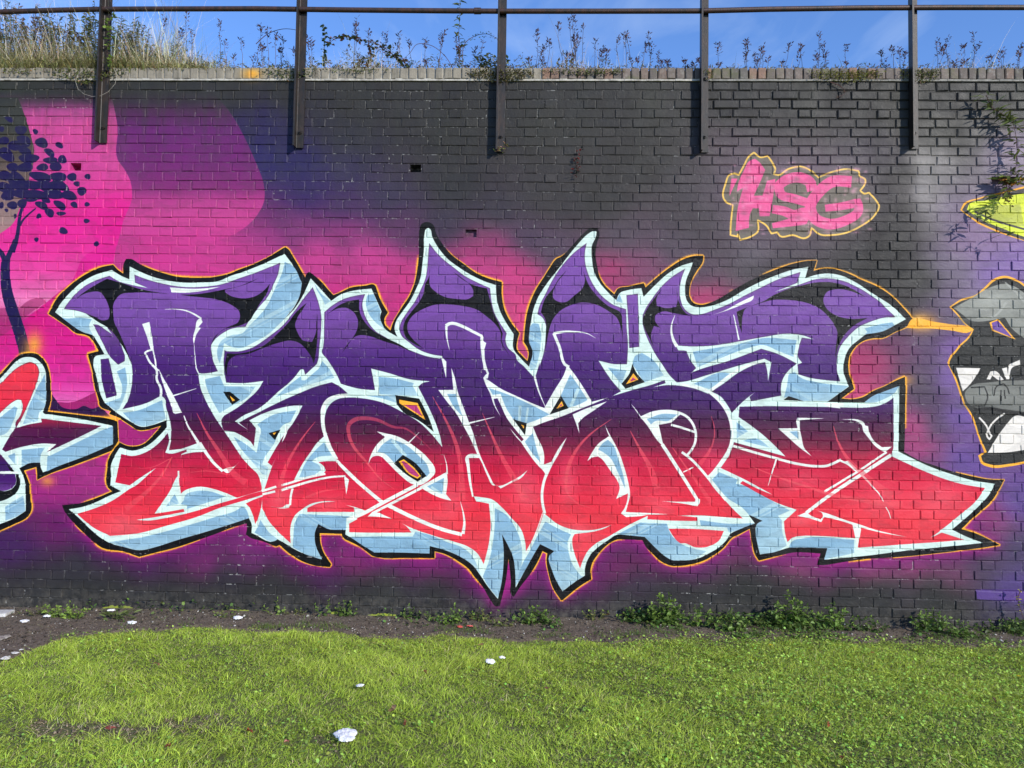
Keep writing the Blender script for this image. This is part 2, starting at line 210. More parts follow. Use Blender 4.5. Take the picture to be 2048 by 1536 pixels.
        for j in range(n):
            if ok[j]<.1: continue
            for ww,al in ((3.2,.28),(1.75,.97)):
                w=wv[j]*ww;d=Qm[j+1]-Qm[j];d=d/(np.hypot(*d)+1e-9)*.5
                nn=np.array([d[1],-d[0]])*2*w
                cv.blend(cv.cover(np.array([Qm[j]-d+nn,Qm[j+1]+d+nn,Qm[j+1]+d-nn,Qm[j]-d-nn])),ORG,al*ok[j])
        cv.blend(cv.cover(Q),BLK,.97)
    gradpoly('X -900,60 1092,60 1092,164 600,161 0,157 -900,157',[[130,150,147,138],[165,150,147,138]],sm=False)
    cv.spray(68,690,22,34,C3(235,165,70),.9);cv.spray(225,838,22,14,ORG,.9);cv.spray(95,962,18,14,C3(230,160,70),.7);cv.spray(1843,645,34,22,ORG,.85);cv.spray(1812,760,20,14,ORG,.35);cv.spray(505,150,22,14,ORG,.9)
    bordered(BSL,[(40,732,22)]);
    bordered(BS,[(262,528,22),(175,525,10),(622,548,16),(850,460,60),(1040,560,0),(1180,490,58),(1500,585,42),(1440,602,25),(130,1020,40),(180,1080,14),(500,1070,30),(600,1060,26),(1330,1230,0),(1265,1070,20),(1290,1090,14),(1000,1215,14),(1022,1180,60),(1635,1128,70),(1830,905,60),(1880,930,32),(1770,1120,20),(540,1075,18),(330,1105,0),(720,1110,14),(430,1075,24),(1010,520,0)])
    cv.poly("C 795,715* 800,850 805,940 900,982 1050,970 1150,885 1245,775* 1100,815 1025,822 900,752 822,702",ORG);cv.poly("C 803,722* 808,850 812,936 900,974 1050,960 1145,878 1228,786* 1100,824 1025,830 900,762 822,712",C3(165,40,125))
    cv.poly("P 840,1105 905,1010 960,1005 1060,1030 1300,1068 1490,1098 1525,1122 1490,1148 1300,1132 1100,1112 900,1110",ORG);cv.spray(1835,636,10,6,C3(255,210,120),.6)
    # white silhouettes
    cv.poly("S -300,1020 -50,850 100,700 220,570 300,520 400,505 480,520 560,580 620,680 635,850 635,1050 620,1180 588,1255* 600,1272 700,1290 1100,1350 1530,1440* T 1545,85* 1545,330* 1200,480 800,630 590,715* 558,640 550,580* 400,590 268,658* 320,760 350,880 355,1050 355,1240* 200,1340 -50,1440 -300,1540",ICE)
    cv.poly("A 158,945* 220,850 300,760 400,660 550,570 740,513* 830,570 916,607* 920,476* 1050,540 1200,595 1400,635 1650,640 1850,620 B 300,580 450,530 650,450 868,348* 950,460 1000,560 1045,640* 1020,780 960,900 868,1015* 950,930 1040,800 1135,598* 1230,700 1345,828* 1450,760 1600,720 1757,703* 1800,800 1860,935* 1845,1000 1855,1060 1890,1110 2022,1197* G 355,1120 370,1040 420,960 500,850 570,720 620,590 640,450 655,300 660,150 680,90 700,82 720,95 740,170 800,280 900,400 1020,490 1150,570 1280,630 1392,666* 1400,800 1430,920 1490,1040 1575,1170* 1572,1320 1650,1420 1730,1502* 1765,1400 1765,1320 1735,1260 1735,1150 1755,1020 1770,940 1830,780 1900,670 2048,480 J 500,360 600,240 700,140 750,115 784,120 780,160 735,270 735,380 770,560 830,660 900,740 985,822* 1020,750 1120,715 1242,698* 1265,787* 1400,650 1500,560 1650,470 1773,432* 1740,520 1700,620 1690,740 1710,830 1760,880 1850,895 1950,880 2048,850 M 500,810 650,720 850,620 1000,560 1150,510 1313,480* 1280,597* 1400,560 1550,550 1650,570 1800,640 1950,740 P 570,800 690,880 838,1016* 720,1080 600,1140 450,1160 350,1230 260,1310 215,1400 195,1500 Q 195,130 200,240 225,310 250,375* 32,532* 200,535 408,537* 500,470 600,430 768,368* 768,600 762,800 762,1040* 900,1110 1100,1200 1300,1270 1500,1330 1748,1370* R 1680,310 1550,450 1308,660* 1450,730 1625,796* 1400,820 1100,850 800,880 500,920 200,950 O 1475,968* 1507,850* 1300,845 1120,845 1000,880 818,915* 790,800 775,700 785,605 842,570* 703,510* 765,597* 600,660 515,705 480,760 400,840 300,900 200,950 0,975 L 1550,970 1480,930 1400,860 1330,790 1275,735* 1120,720 985,715 900,770 800,840 720,920 680,1000 665,1060 665,1130* 570,1190 435,1292* 380,1200 330,1080 300,930 352,880* 205,808* 150,900 50,1080 I 1594,1255* 1590,1100 1570,950 1520,830 1454,708* 1470,850 1470,1000 1450,1200 1412,1372* 1300,1230 1220,1110 1150,1020 1050,950 900,880 715,828* 712,905* 400,895 150,895* F 1640,800 1490,710* 1495,663* 1300,650 1213,603* 1180,680 1180,800 1252,967* 1100,920 950,850 860,795 795,758* 768,777 530,695* 530,600 503,543* 300,610 0,702 E 1400,770 1200,835 1020,872 850,835 700,790 620,740 500,640 400,540 298,453* 450,425 600,370 720,310 832,267* 723,210* 730,100 C 725,1200 760,1100 820,998* 950,1030 1100,980 1220,880 1302,790* 1300,718* 1150,770 1050,787 940,740 780,638* 660,535* 620,450 590,300 550,100 560,75 662,42* A 590,1250 540,1180 460,1155 390,1120 280,1040",ICE)
    # letter fills
    fills=["A 245,912* 330,800 430,700 560,625 715,572* 800,625 915,660 1105,697* 975,642* 968,560* 1100,610 1250,650 1450,685 1700,682 B 200,665 400,600 600,530 824,438* 800,560 760,650 700,780 600,900 500,1040 465,1095* 380,1100 250,1150 150,1230 115,1290 130,1400 D 135,100 187,218* 100,235 0,238 C 1620,232* 1650,400 1700,520 1800,700 D 237,810* 350,980 430,1100 540,1220 590,1270 620,1350 632,1432 F 632,262* 380,335* 250,280 100,235 0,222 E 1550,235 1470,270 1438,302* 1423,200 1420,100 C 1422,1250 1435,1150 1452,1073* 1560,1050 1692,1042* 1655,975 1612,955* 1450,1010 1322,1027* 1345,900 1340,750 1300,600 1262,480 1238,470* 1100,540 848,607* 900,520 935,400 950,250 930,120 A 920,1430 870,1320 820,1245 850,1330 872,1400 870,1445 800,1482* 720,1400 640,1250 546,1068* 600,1075 660,1115 740,1168* 690,1100 600,1020 500,970 400,935",
    "C 622,95* 705,85* 740,230 790,465* 680,495* 640,330",
    "C 835,1065* 950,1085 1080,1050 1200,970 1312,850* 1325,900 1300,1010 1285,1050* 1320,1060 1500,1020* 1505,1040* 1450,1065* 1432,1180 1415,1280 E 1405,120 1330,270 1250,390 1178,497* 1300,480 1472,450* 1482,478* 1200,530 988,560* 1100,568 1300,540 1600,470 1850,390 F 380,342 500,302 650,262 780,225 960,175 980,200 780,258 640,305 480,355 200,440 0,520 E 1300,620 1000,700 720,725* 550,640 450,560 383,500* 600,430 750,360 870,280 922,245* 1000,200 1100,110 1192,28* 1060,110 920,208* 773,178*",
    "B 1155,688* 1200,800 1230,900 1245,1000 1240,1150 1225,1300 D 1215,90 1200,142* 1080,255* 1065,200* 1035,195 950,300 800,430 600,600 450,670 360,730* 505,825* 400,745* 480,700 600,640 800,540 1000,450 1200,370 1350,330* 1440,380 1515,445* 1420,457 1330,490 1260,560 1240,640 1245,780 1270,885* 1200,950 1130,1050 1060,1150 1000,1260 960,1342* F 840,205 655,262* D 670,1400 715,1260 780,1095* 740,1187* 695,1150* 780,1000 870,860 960,740 1052,570* 1000,568 800,600 650,650 508,720* 575,800* 552,985* 520,940 450,890 350,840 248,826* 232,790 225,710 250,672* 400,580 500,500 600,400 652,317* 450,340 270,335* 255,250 245,150 250,0 B 278,1345* 400,1345 550,1300 700,1200 850,1080 950,960 1050,820",
    "F 470,395* 540,360 642,322* 630,420 600,530 570,603* 535,490 505,430",
    "G 710,238* 780,330 850,400 950,480 1100,590 1200,640 1332,700* 1350,850 1380,960 1430,1050 1502,1160* 1490,1230 1510,1300 1600,1400 H 1600,80 1680,170 1770,268* 1800,262* 1840,130 J 200,1500 245,1350 262,1200 265,1080 230,1000 178,965* 200,880 260,760 330,620 430,470 560,330 682,238* 665,330 665,420 700,560 760,680 850,790 960,870 1085,915* 1092,1100 1105,1300 1095,1477* K 960,145 803,108* 880,230 960,340 1034,422* 945,472* 1150,410 1350,355 1480,308* 1490,340* 1360,382* 1500,360 1650,368 1800,400 1930,450 N 290,440 400,540 480,650 515,760 522,880 500,980 440,1090 370,1190 275,1302* O 275,130* 350,240 450,350 550,460 642,547* 400,530 200,515 L 1613,518* 1815,535* 1815,572* 1600,570 1303,555* 1308,518* 1100,620 900,735 780,800 700,870 645,970 615,1057* 560,910 535,800 540,740 560,706* 700,690 850,655 942,610* 800,655 650,668 500,650 380,600 290,530* 242,490* 220,560 150,740 62,897* I 1690,780 1640,640 1560,550 1450,430 1350,350 1250,330 1165,320* 1190,372* 1320,395* 1338,600 1320,800 1268,1013* 1200,900 1100,830 950,780 750,720 520,640 428,594* 480,630 527,690* F 1640,690 1530,687* 1528,600* 1610,555 1600,440* 1578,430* 1578,480* 1100,480* 1100,440* 1200,395 1400,371* 1250,372 1130,400 1050,450 970,520 930,620 925,720 930,800* 800,680 700,560 638,440* 640,330* 655,262* 960,170* D 1150,1305 1260,1270 1290,1230 1260,1180 1213,1148* 1300,1140 1412,1140* 1370,1060 1330,960 1300,870 1278,760 1285,650 1330,560 1420,500 1510,487 1640,492 H 250,545 450,645 600,735 750,880 843,995* 820,880 780,760 720,620 650,480 597,378* 640,340 722,322* 500,298 300,238 115,190* 140,320 155,412* D 1650,400 1520,370 1442,345* 1410,270 1360,180 1300,90 1250,20 B 1262,1300 1272,1100 1275,943* 1350,880 1450,820 1600,775 1692,760* 1665,850 1680,950 1720,1040 1800,1140 1900,1200 G 400,1285 540,1345 700,1400 820,1420* 850,1395* 750,1380 600,1325 500,1250 430,1190 405,1120 420,1050 480,950 560,840 620,720 670,600 690,480 700,350",
    "J 1088,770* 1207,755* 1215,1000 1220,1300* 1118,1312* 1105,1000",
    "J 1255,975* 1290,900 1350,810 1450,680 1560,580 1692,498* 1660,580 1635,700 1645,820 1690,920 1760,965 1850,965 M 350,920 500,860 650,780 830,690 1000,610 1232,533* 1200,645* 963,738* 1200,670 1400,605 1540,600 1680,630 1800,680 1950,770 P 560,830 650,920 732,996* 620,1000 480,1040 350,1100 250,1190 170,1290 135,1400 130,1500 Q 130,200 162,322* N 1500,310 1350,290 1210,250* 1200,152* 1247,130* M 1205,1400 1215,1300 1245,1205* 1372,1223* 1250,1180 1100,1165 850,1200 600,1245 300,1290 100,1295 J 1590,1285* 1620,1335* 1702,1340* 1740,1430 1802,1517* K 1755,232* N 200,200 500,110 830,-12* 1000,40 1195,140* 1110,210 1050,300 1030,400 1035,467* 725,525* 710,480* 772,428* 700,480 620,550 530,642* 480,560 420,480 320,425* 450,340 600,230 840,130 870,125* 890,200 900,322* 935,125* 860,90* 600,160 300,250 0,330 K 1605,332* 1540,270 1450,140 J 1400,1400 1340,1290 1290,1180 1255,1060",
    "N 608,580* 900,575 1300,580 1640,587 Q 400,590 560,570 650,530 710,488* 710,700 708,1003* 685,1085* 800,1140 1000,1230 1200,1310 1400,1370 1642,1413* R 1550,370 1400,500 1200,660 1083,747* 1200,690* 1435,766* 1200,785 900,805 343,846* 360,750 378,640* 300,620* 322,750* O 1400,725 1250,725 1150,745 1098,787* 1075,700 1063,577* 1192,458* 1000,390 800,290 613,187* 640,163* 800,245 948,305* 650,142 N 415,1207* 500,1080 540,985* 550,943* 900,1040 1078,1090* 980,990 850,870 720,770 598,685*",
    "L 1520,650* 1800,655 O 447,675* 400,770 300,830 150,840 50,800 L 1640,800 1570,730"]
    m=np.zeros((H,W),np.float32)
    for f in fills:
        r=gradpoly(f,FG)
        if r: c,(a0,a1,b0,b1)=r;m[a0:a1,b0:b1]=np.maximum(m[a0:a1,b0:b1],c)
    # left piece fills use their own fade
    GL=[[700,228,64,80],[820,222,50,78],[845,150,30,76],[858,100,20,84],[880,92,20,86],[905,100,22,84],[925,66,28,112],[960,80,32,124],[980,110,66,150]]
    for f in ("S -300,1250 60,820 200,680 330,600 430,575 510,620 540,700 520,830 460,980 400,1130 330,1280 225,1475* 215,1430 290,1280 312,1150 290,1095 240,1090 180,1120 80,1200 -60,1340 -300,1500","T 560,-20* 900,20 1395,80* 1100,225 640,442* 772,330* 600,320 400,345 200,395 80,435* 33,402* 120,250 240,60 225,110* 400,60 575,30*","T -60,430* 0,465 100,570 195,695* 0,700 -60,700","T -60,735 205,735* 228,830 180,920 80,965 -60,945"):
        r=gradpoly(f,GL)
        if r: c,(a0,a1,b0,b1)=r;m[a0:a1,b0:b1]=np.maximum(m[a0:a1,b0:b1],c)
    # soft grey brush-back inside every fill edge
    rim=np.clip((1-boxblur(m,2.6*tex))*2.0-.30,0,.75)*m
    topw=np.clip((930-PYf)/160,0.0,1)[...,None]
    cv.img[:]=cv.img*(1-rim[...,None]*topw)+C3(92,80,98)*rim[...,None]*topw
    del rim,topw
    # dusted highlights low in the letters
    for x,y,rx,ry,a_ in ((250,1050,60,34,.5),(340,950,50,30,.3),(560,990,34,60,.4),(650,1010,50,30,.35),(750,960,30,50,.3),(850,1040,60,26,.4),(905,1000,30,50,.4),(1050,980,40,60,.45),(1135,960,26,60,.4),(1150,1060,50,24,.4),(1240,960,40,60,.35),(1320,1010,40,30,.4),(1430,930,40,50,.3),(1390,1080,50,20,.35),(1600,960,70,30,.3),(1760,1000,60,50,.35),(1880,1000,70,50,.45),(1600,1040,40,16,.4)):
        (X0,Y0),(X1,_),(_,Y1)=cv.mp(np.array([[x,y],[x+rx,y],[x,y+ry]]));R_=abs(X1-X0);Q_=abs(Y1-Y0);x0_,x1_,y0_,y1_=[int(v) for v in (max(0,X0-2*R_),min(W,X0+2*R_),max(0,Y0-2*Q_),min(H,Y0+2*Q_))]
        yy_,xx_=np.mgrid[y0_:y1_,x0_:x1_];g_=(np.exp(-(((xx_-X0)/R_)**2+((yy_-Y0)/Q_)**2)*1.6)*a_).astype(np.float32)*m[y0_:y1_,x0_:x1_];cv.blend((g_,(y0_,y1_,x0_,x1_)),C3(240,120,135))
    # black gore inside the letters
    for s_ in ("A 340,845* 430,770 520,738 620,740 680,820 710,900 715,980 700,1020 650,1030 560,992 478,963* 600,1045 700,1105 760,1165 810,1235 870,1330 925,1450 C 940,250* 922,100 A 905,1380 860,1260 810,1150 765,1050 750,950 755,860 780,810 830,762 950,745 1150,745 1335,760* 1160,735 1000,700 850,650 690,603* 600,650 500,710 430,760","A 1440,765* 1600,760 1750,740 1900,710 B 400,680 500,640 605,597* 480,655 330,700 260,715 255,735 300,770 400,800 500,800 600,765 680,700 717,655* 690,740 620,850 560,950 510,1030 430,1075 250,1120 150,1200 118,1275* 200,1150 330,1080 390,1050 412,990 400,930 340,880 200,820 0,790 A 1500,775","D 278,262* 280,170 300,110 B 340,1400 500,1370 650,1310 800,1260 930,1235 1020,1260 1100,1340 1150,1420 1168,1475* 1190,1350 1200,1250 1205,1100 1202,958* 1195,1060 1190,1150 1150,1250 1050,1230 1000,1150 975,1080 1000,1000 1050,920 1092,850* 1000,930 900,1060 800,1160 650,1290 500,1350 380,1370 278,1365* D 258,200","G 720,438* 700,600 670,650 650,760 600,850 520,950 460,1040 445,1120 470,1200 560,1270 645,1312* 540,1220 490,1140 490,1060 540,980 650,910 760,870 900,865 1050,880 1200,920 1300,990 1380,1060 1440,1150 1445,1250 1532,1392* 1450,1230 1462,1165* 1420,1060 1370,960 1340,850 1300,702* 1200,680 1100,640 948,528* 1050,600 1140,680 1160,720 1160,780 1110,810 1000,810 870,790 780,740 720,680 712,580","G 0,1180 100,1190 240,1240 400,1290 545,1357* 400,1270 250,1200 130,1130 60,1060 0,950 B 1630,815* 1560,825 1450,860 1308,962* 1400,910 1500,900 1580,950 1620,1040 1600,1150 1550,1230 1448,1372* 1540,1240 1600,1190","J 477,518* 400,600 340,700 260,800 213,942* 260,1020 265,1150 262,1325* 300,1120 330,1030 400,940 500,880 600,850 760,860 900,930 990,1000 1030,1090 1048,1372* 1045,1050 1035,960 900,880 780,770 700,660 648,525* 665,610 650,680 550,780 470,840 400,840 340,800 335,760 360,680","J 1452,708* 1370,810 1290,930 1255,1030 1280,1120 1320,1200 1367,1302* 1340,1170 1370,1085 1432,1102* 1380,1030 1385,980 1450,940 1600,960 1855,997* 1700,960 1630,850 1598,688* 1615,800 1600,890 1500,905 1400,880 1395,810","M 632,1155* 600,1050 580,940* 700,890 860,830 960,770 1100,710 1250,670 1400,640 1550,640 1750,700 1890,785* 1750,730 1600,710 1500,740 1465,820 1500,910 1580,970 1750,1015 1915,1005* 1780,1080 1680,1180 1620,1290 1588,1412* 1600,1250 1610,1150 1570,1060 1500,970 1400,890 1300,850 1100,820 950,820 800,860 660,920 640,980","T -60,935 80,970 180,930 230,840 215,735 255,740 275,830 270,920 220,1000 100,1080 -60,1125","T 95,605* 150,650 225,725* 190,725"):
        cv.poly(s_,BLK,.97)
    # shaded faces, pale blue
    for i,s_ in enumerate(("A 165,957* 230,1000 420,1000 532,1015* 505,1085 545,1180* 460,1152 390,1120 280,1040","B 870,430* 850,520 800,640 745,760 700,860 600,990 500,1090 440,1160 330,1180 220,1240 180,1320 180,1400 205,1470* 225,1380 250,1260 300,1290 420,1310 560,1250 700,1170 800,1080 870,1010* 960,890 1020,780 1043,640* 950,470","B 1172,650* 1230,740 1340,830* 1280,870* 1250,800 1200,720","B 1715,770* 1780,760* 1850,930* 1845,1000 1890,1115* 1800,1050 1730,960 1700,850","D 50,300* 205,265* 250,372* 570,375* 480,490 330,570 200,647* 120,500 70,380","D 1250,110* 1330,200 1377,285* 1200,330 1000,400 778,482* 900,370 1035,268* 1042,310* 1080,310* 1220,190*","D 590,760* 760,660 987,618* 930,735* 850,770 760,960 650,1130 640,1170 700,1200* 690,1280 640,1272* 560,1170 400,980 348,888* 450,950 582,1052* 610,900 625,820","D 1270,945* 1352,1080* 1180,1110 1148,1140* 1230,1190 1240,1230 1150,1290 1018,1302* 1080,1160 1170,1040","C 790,220* 875,178* 895,330 870,470 815,602* 780,620 670,545* 830,490* 845,400","C 850,642* 1000,620 1252,513* 1292,702* 1150,765 1050,780 940,735*","E 1380,298* 1427,395* 1290,427*","E 1470,370 1490,310 1580,270 1720,265 1902,322* 1700,390 1500,452* 1510,410* 1440,400*","E 1050,740* 1400,650 1800,530 2048,440 F 430,420* 470,450 507,542* 300,610 0,700 E 1400,770 1200,835 1020,870 850,835 700,790*","F 620,560* 720,700 800,758* 770,777 560,692* 600,620","F 1020,500* 1250,510 1542,525* 1500,560* 1495,663* 1300,650 1213,603* 1180,680 1180,800 1252,967* 1100,920 950,840* 960,700 970,600","F 1618,447* 1702,475* 1612,502*","I -100,735* 200,730 540,732* 570,680* 700,710 900,790 1060,850 1150,930 1210,1050 1242,1132* 1150,1020 1050,950 900,880 715,828* 712,905* 400,895 150,895* 0,805","I 1380,440* 1500,510 1590,640 1640,760 1660,900 1640,1100 1595,1242* 1590,1100 1570,950 1520,830 1454,708* 1470,850 1470,1000 1450,1200 1412,1362* 1300,1220 1258,1142* 1330,950 1360,800 1380,600","L 260,578* 370,640 522,710* 490,780 500,900 540,1020 622,1132* 650,1140* 570,1190 435,1287* 380,1200 330,1080 300,930 352,880* 205,808* 150,900 50,1080 -40,1230* 30,1000 100,880 170,740","L 1230,588* 1502,600* 1540,700 1640,800 1760,850 O 270,880 150,960 0,975 L 1550,970 1480,930 1400,860 1330,790 1275,735* 1120,720 998,707*","O 200,563* 500,600 762,595* 600,660 500,692* 480,640* 210,622*","O 325,150* 400,73* 592,150* 570,192* 620,200 800,290 1122,465* 1000,520 1040,562* 1050,700 1092,822* 1000,880 820,912* 790,800 775,700 785,605 842,570* 703,510* 640,440 500,350","O 1120,820* 1150,780 1250,752 1782,765* 1780,900* 1475,968* 1507,850* 1300,845 1120,845","H 190,273* 350,290 552,340* 540,370* 600,470* 360,462* 200,452*","H 58,470* 360,462* 375,542* 200,490","H 893,450* 982,450* 1010,560 1052,682* 960,580","H 1318,388* 1500,450 1750,560 1942,660* 1800,720 1708,752* 1570,710* 1500,600 1450,480* 1440,450* 1360,460*","H 1720,900* 1770,850 1800,980 1848,1152* 1760,1050 1688,940*","H 178,1042* 240,960 320,908* 450,960 600,1080 690,1180 715,1260 680,1300* 440,1078* 350,1152* 250,1060","H 688,1397* 862,1308* 842,1472* 760,1440","J 100,1100* 130,1060 190,1065 215,1150 210,1300 180,1450 K 150,200 110,212* J 95,1490* 130,1350 95,1250","K 515,248* 600,370 692,512* 600,560 492,592* 418,468* 460,370","K 898,180* 1090,210* 1040,352*","K 1250,30* 1370,110 1472,260* 1270,332* 1150,143* 1180,60","K 1298,708* 1450,655 1612,660* 1520,725 1380,730 1340,762*","N 138,347* 450,230 522,245* 300,402*","N 578,738* 692,832* 578,902*","N 638,930* 780,905 922,1002*","N 1110,250* 1170,225 1230,280 1400,330 1722,370* 1520,520* 1260,522* 1110,475* 1062,490* 1090,380","M 130,1350* 300,1320 560,1280 850,1210 1192,1230* 1160,1402* 1000,1340 850,1280 700,1310 400,1420 178,1507*","P 413,1112* 560,1070 700,1048 722,1080* 600,1140 413,1172* 440,1150","Q 408,537* 500,470 600,430 768,368* 700,460 620,500 540,532","J 983,832* 1020,758* 1052,852*","T 110,488* 210,448* 217,612*","T 300,408* 622,373* 560,480 550,580 400,590 298,642*","T 698,482* 1390,143* 1545,85* 1545,330* 1200,480 800,630 640,702* 650,490*","S 617,738* 635,1050 620,1180 540,1270 520,1380 318,1422* 420,1130","T 80,1178* 322,1028* 350,1240 200,1330 80,1372*","S -100,1440 0,1340 200,1180 242,1200* 180,1400 100,1540 -100,1600")):
        P,c=path(s_);Q=smooth(P,c,True);r=cv.cover(Q)
        if r is None: continue
        cc,(a0,a1,b0,b1)=r
        # sprayed fade and glassy diagonal glints
        Yy,Xx=np.mgrid[a0:a1,b0:b1].astype(np.float32);t=(Xx-b0)/max(b1-b0,1)*.6+(Yy-a0)/max(a1-a0,1)
        u=(Xx*.55+Yy*(1 if i%2 else -1))/tex;st=((u+i*13)%58)
        gl=((st<9)*.55+((st>13)&(st<16))*.5)*np.clip(np.sin(u*.031+i*1.7)*1.6,0,1)
        col=BLU*(1-.0*t[...,None])+(ICE-BLU)*(np.clip((t-.75)*.6,0,.5)[...,None]+gl[...,None]*.6)
        al=cc[...,None];cv.img[a0:a1,b0:b1]=cv.img[a0:a1,b0:b1]*(1-al)+np.minimum(col,ICE)*al
    # white islands painted over the fills
    WH=C3(236,250,250)
    for s_ in ("H 935,178* 975,300 1000,420 1050,560 1110,720 1160,850 1220,1050 1300,1230 1368,1370* 1400,1390 1430,1390 1560,1335 1640,1290 1718,1228* 1650,1310 1560,1355 1440,1418* 1410,1388* 1360,1385 1310,1300 1240,1140 1220,1105* 1115,1105* 1125,1200 1140,1350 1165,1502* 1148,1502* 1115,1350 1095,1200 1085,1090 1110,1070 1200,1065* 1150,950 1100,850 1050,760 980,640 900,540 803,410* 957,408*","H 1262,285* 1310,306* 1450,400 1600,470 1750,540 1907,602* K 350,460 430,320 495,168* 560,250 640,370 737,530* 905,486* 750,550 600,610 400,690 250,740 133,787* 180,900 230,1000 248,1080 245,1172* 320,1145* 400,1000 480,893* 400,1060 330,1180 275,1302* 240,1240 H 1820,1180 1720,1050 1650,945* 1590,880 1533,798* 1600,875 1655,937* 1677,915* 1580,800 1500,690 1440,560 1408,495* 1368,500* 1380,550 1447,692* 1370,560 1330,440 1290,360","K 538,660* 650,610 893,525* 740,630 640,700 595,750* 608,858* 573,750*","K 868,760* 910,850 960,940 1010,1040 1060,1180 1100,1320 1125,1450 L 1127,300 1110,380 1082,480* 1300,490 1525,503* 1310,508* 1280,515 1088,533* 1033,495* 1070,440 1095,370 1105,290* 983,347* 1010,280 1020,230 990,150 940,80 885,0 K 830,1110 798,1090* 740,1100 688,1137* 730,1060 800,960 912,882* 890,830","K 1128,543* 1180,600 1240,685* 1480,628 1650,650 1552,742* 1420,767* 1470,985* 1440,962 1300,770 1235,690*","A 1330,690* 1600,705 1850,685* 1700,720 1500,745 1350,742","A 1650,1005* 1667,1045* 1622,1100 1648,1105* 1600,1180 1576,1272* 1570,1200 1590,1120 1620,1020","C 1215,190* 1290,330 1370,470 1455,640* 1390,655* 1365,640 1350,580 1290,430","G 1235,1170* 1265,1200 1265,1240 1293,1260* 1270,1350 1290,1536 1268,1536 1250,1400 1235,1300","H 1320,235* 1310,290* 1270,300 1262,285 1290,250","H 828,60* 885,120* 883,292* 850,150","H 170,833* 250,850 400,890 550,980 700,1110 770,1220 770,1260 740,1300 590,1385 560,1380 400,1270 280,1150 200,1085 130,1095 83,1177* 110,1080 180,960 257,890*","H 610,1400* 890,1247* 898,1330 882,1475* 937,1542* 850,1522 740,1478","I 130,478* 78,527* 190,530 333,550* 200,490*","F 1475,105* 1527,150* 1500,302* 1480,150","F 718,423* 850,430 880,405* 930,400* 910,440 850,445","F 1488,407* 1590,430 1702,470* 1610,502* 1578,490* 1580,435*","D 880,778* 912,780* 870,900 838,952* 860,880","M 318,977* 500,920 650,860 750,805 757,773* 600,850 450,930","L 1800,330* 1842,350* 1840,385 1815,424* 1700,400 1448,370* 1600,375 1790,375*","O 1400,463* 1520,500 1700,565 1860,615 R 500,655 700,705 853,737* 650,705 480,668 375,640* 345,850* 320,760 288,610* O 1640,570 1475,532* 1445,584* 1300,540 1198,522* 1292,480* 1320,505 1440,558* 1460,520 1450,490","N 1485,700* 1200,693* 1190,720 1200,800* 1003,803* 1100,890 1250,1020 1352,1092* 1270,1000 1245,900 1225,800 1225,718*","Q 172,708* 380,725 410,745 420,770 450,780* 455,820 500,920 590,995* 692,990* 620,1047* 540,1000 450,900 400,830 385,770 350,740","N 1628,1110* 1690,1140 1720,1130* 1832,1240* 1800,1252* 1700,1170 1640,1145*","D 228,1228* 300,1200 345,1195 412,1138* 300,1257* 285,1260","T 640,442* 772,330* 600,322 700,340"):
        cv.poly(s_,WH)
    for s_ in ("K 800,1020 850,950 900,918* 960,980 1000,1100 1060,1300 1077,1422* 1000,1250 920,1100 850,1045*","H 178,1042* 240,960 320,908* 450,960 600,1080 690,1180 715,1260 680,1300* 440,1078* 350,1152* 250,1060","H 893,450* 982,450* 1010,560 1052,682* 960,580","H 1318,388* 1500,450 1750,560 1942,660* 1800,720 1708,752* 1570,710* 1500,600 1450,480* 1440,450* 1360,460*","H 1720,900* 1770,850 1800,980 1848,1152* 1760,1050 1688,940*","K 515,248* 600,370 692,512* 600,560 492,592* 418,468* 460,370","K 20,560* 90,590 265,640* 100,710 60,740* -60,700","N 1118,835* 1202,830* 1212,912*","K 1298,708* 1450,655 1612,660* 1520,725 1380,730 1340,762*","H 688,1397* 862,1308* 842,1472* 760,1440"):
        cv.poly(s_,BLU);
    for s_ in ("H 1640,570 1630,760|12","H 1720,590 1700,740|9","K 600,390 520,580|14","H 330,920 470,1090|16","H 730,1400 830,1470|10","K 1130,160 1260,330|10"):
        a,b=s_.split('|');cv.stroke(a,ICE,float(b)/2.2,alpha=.6)
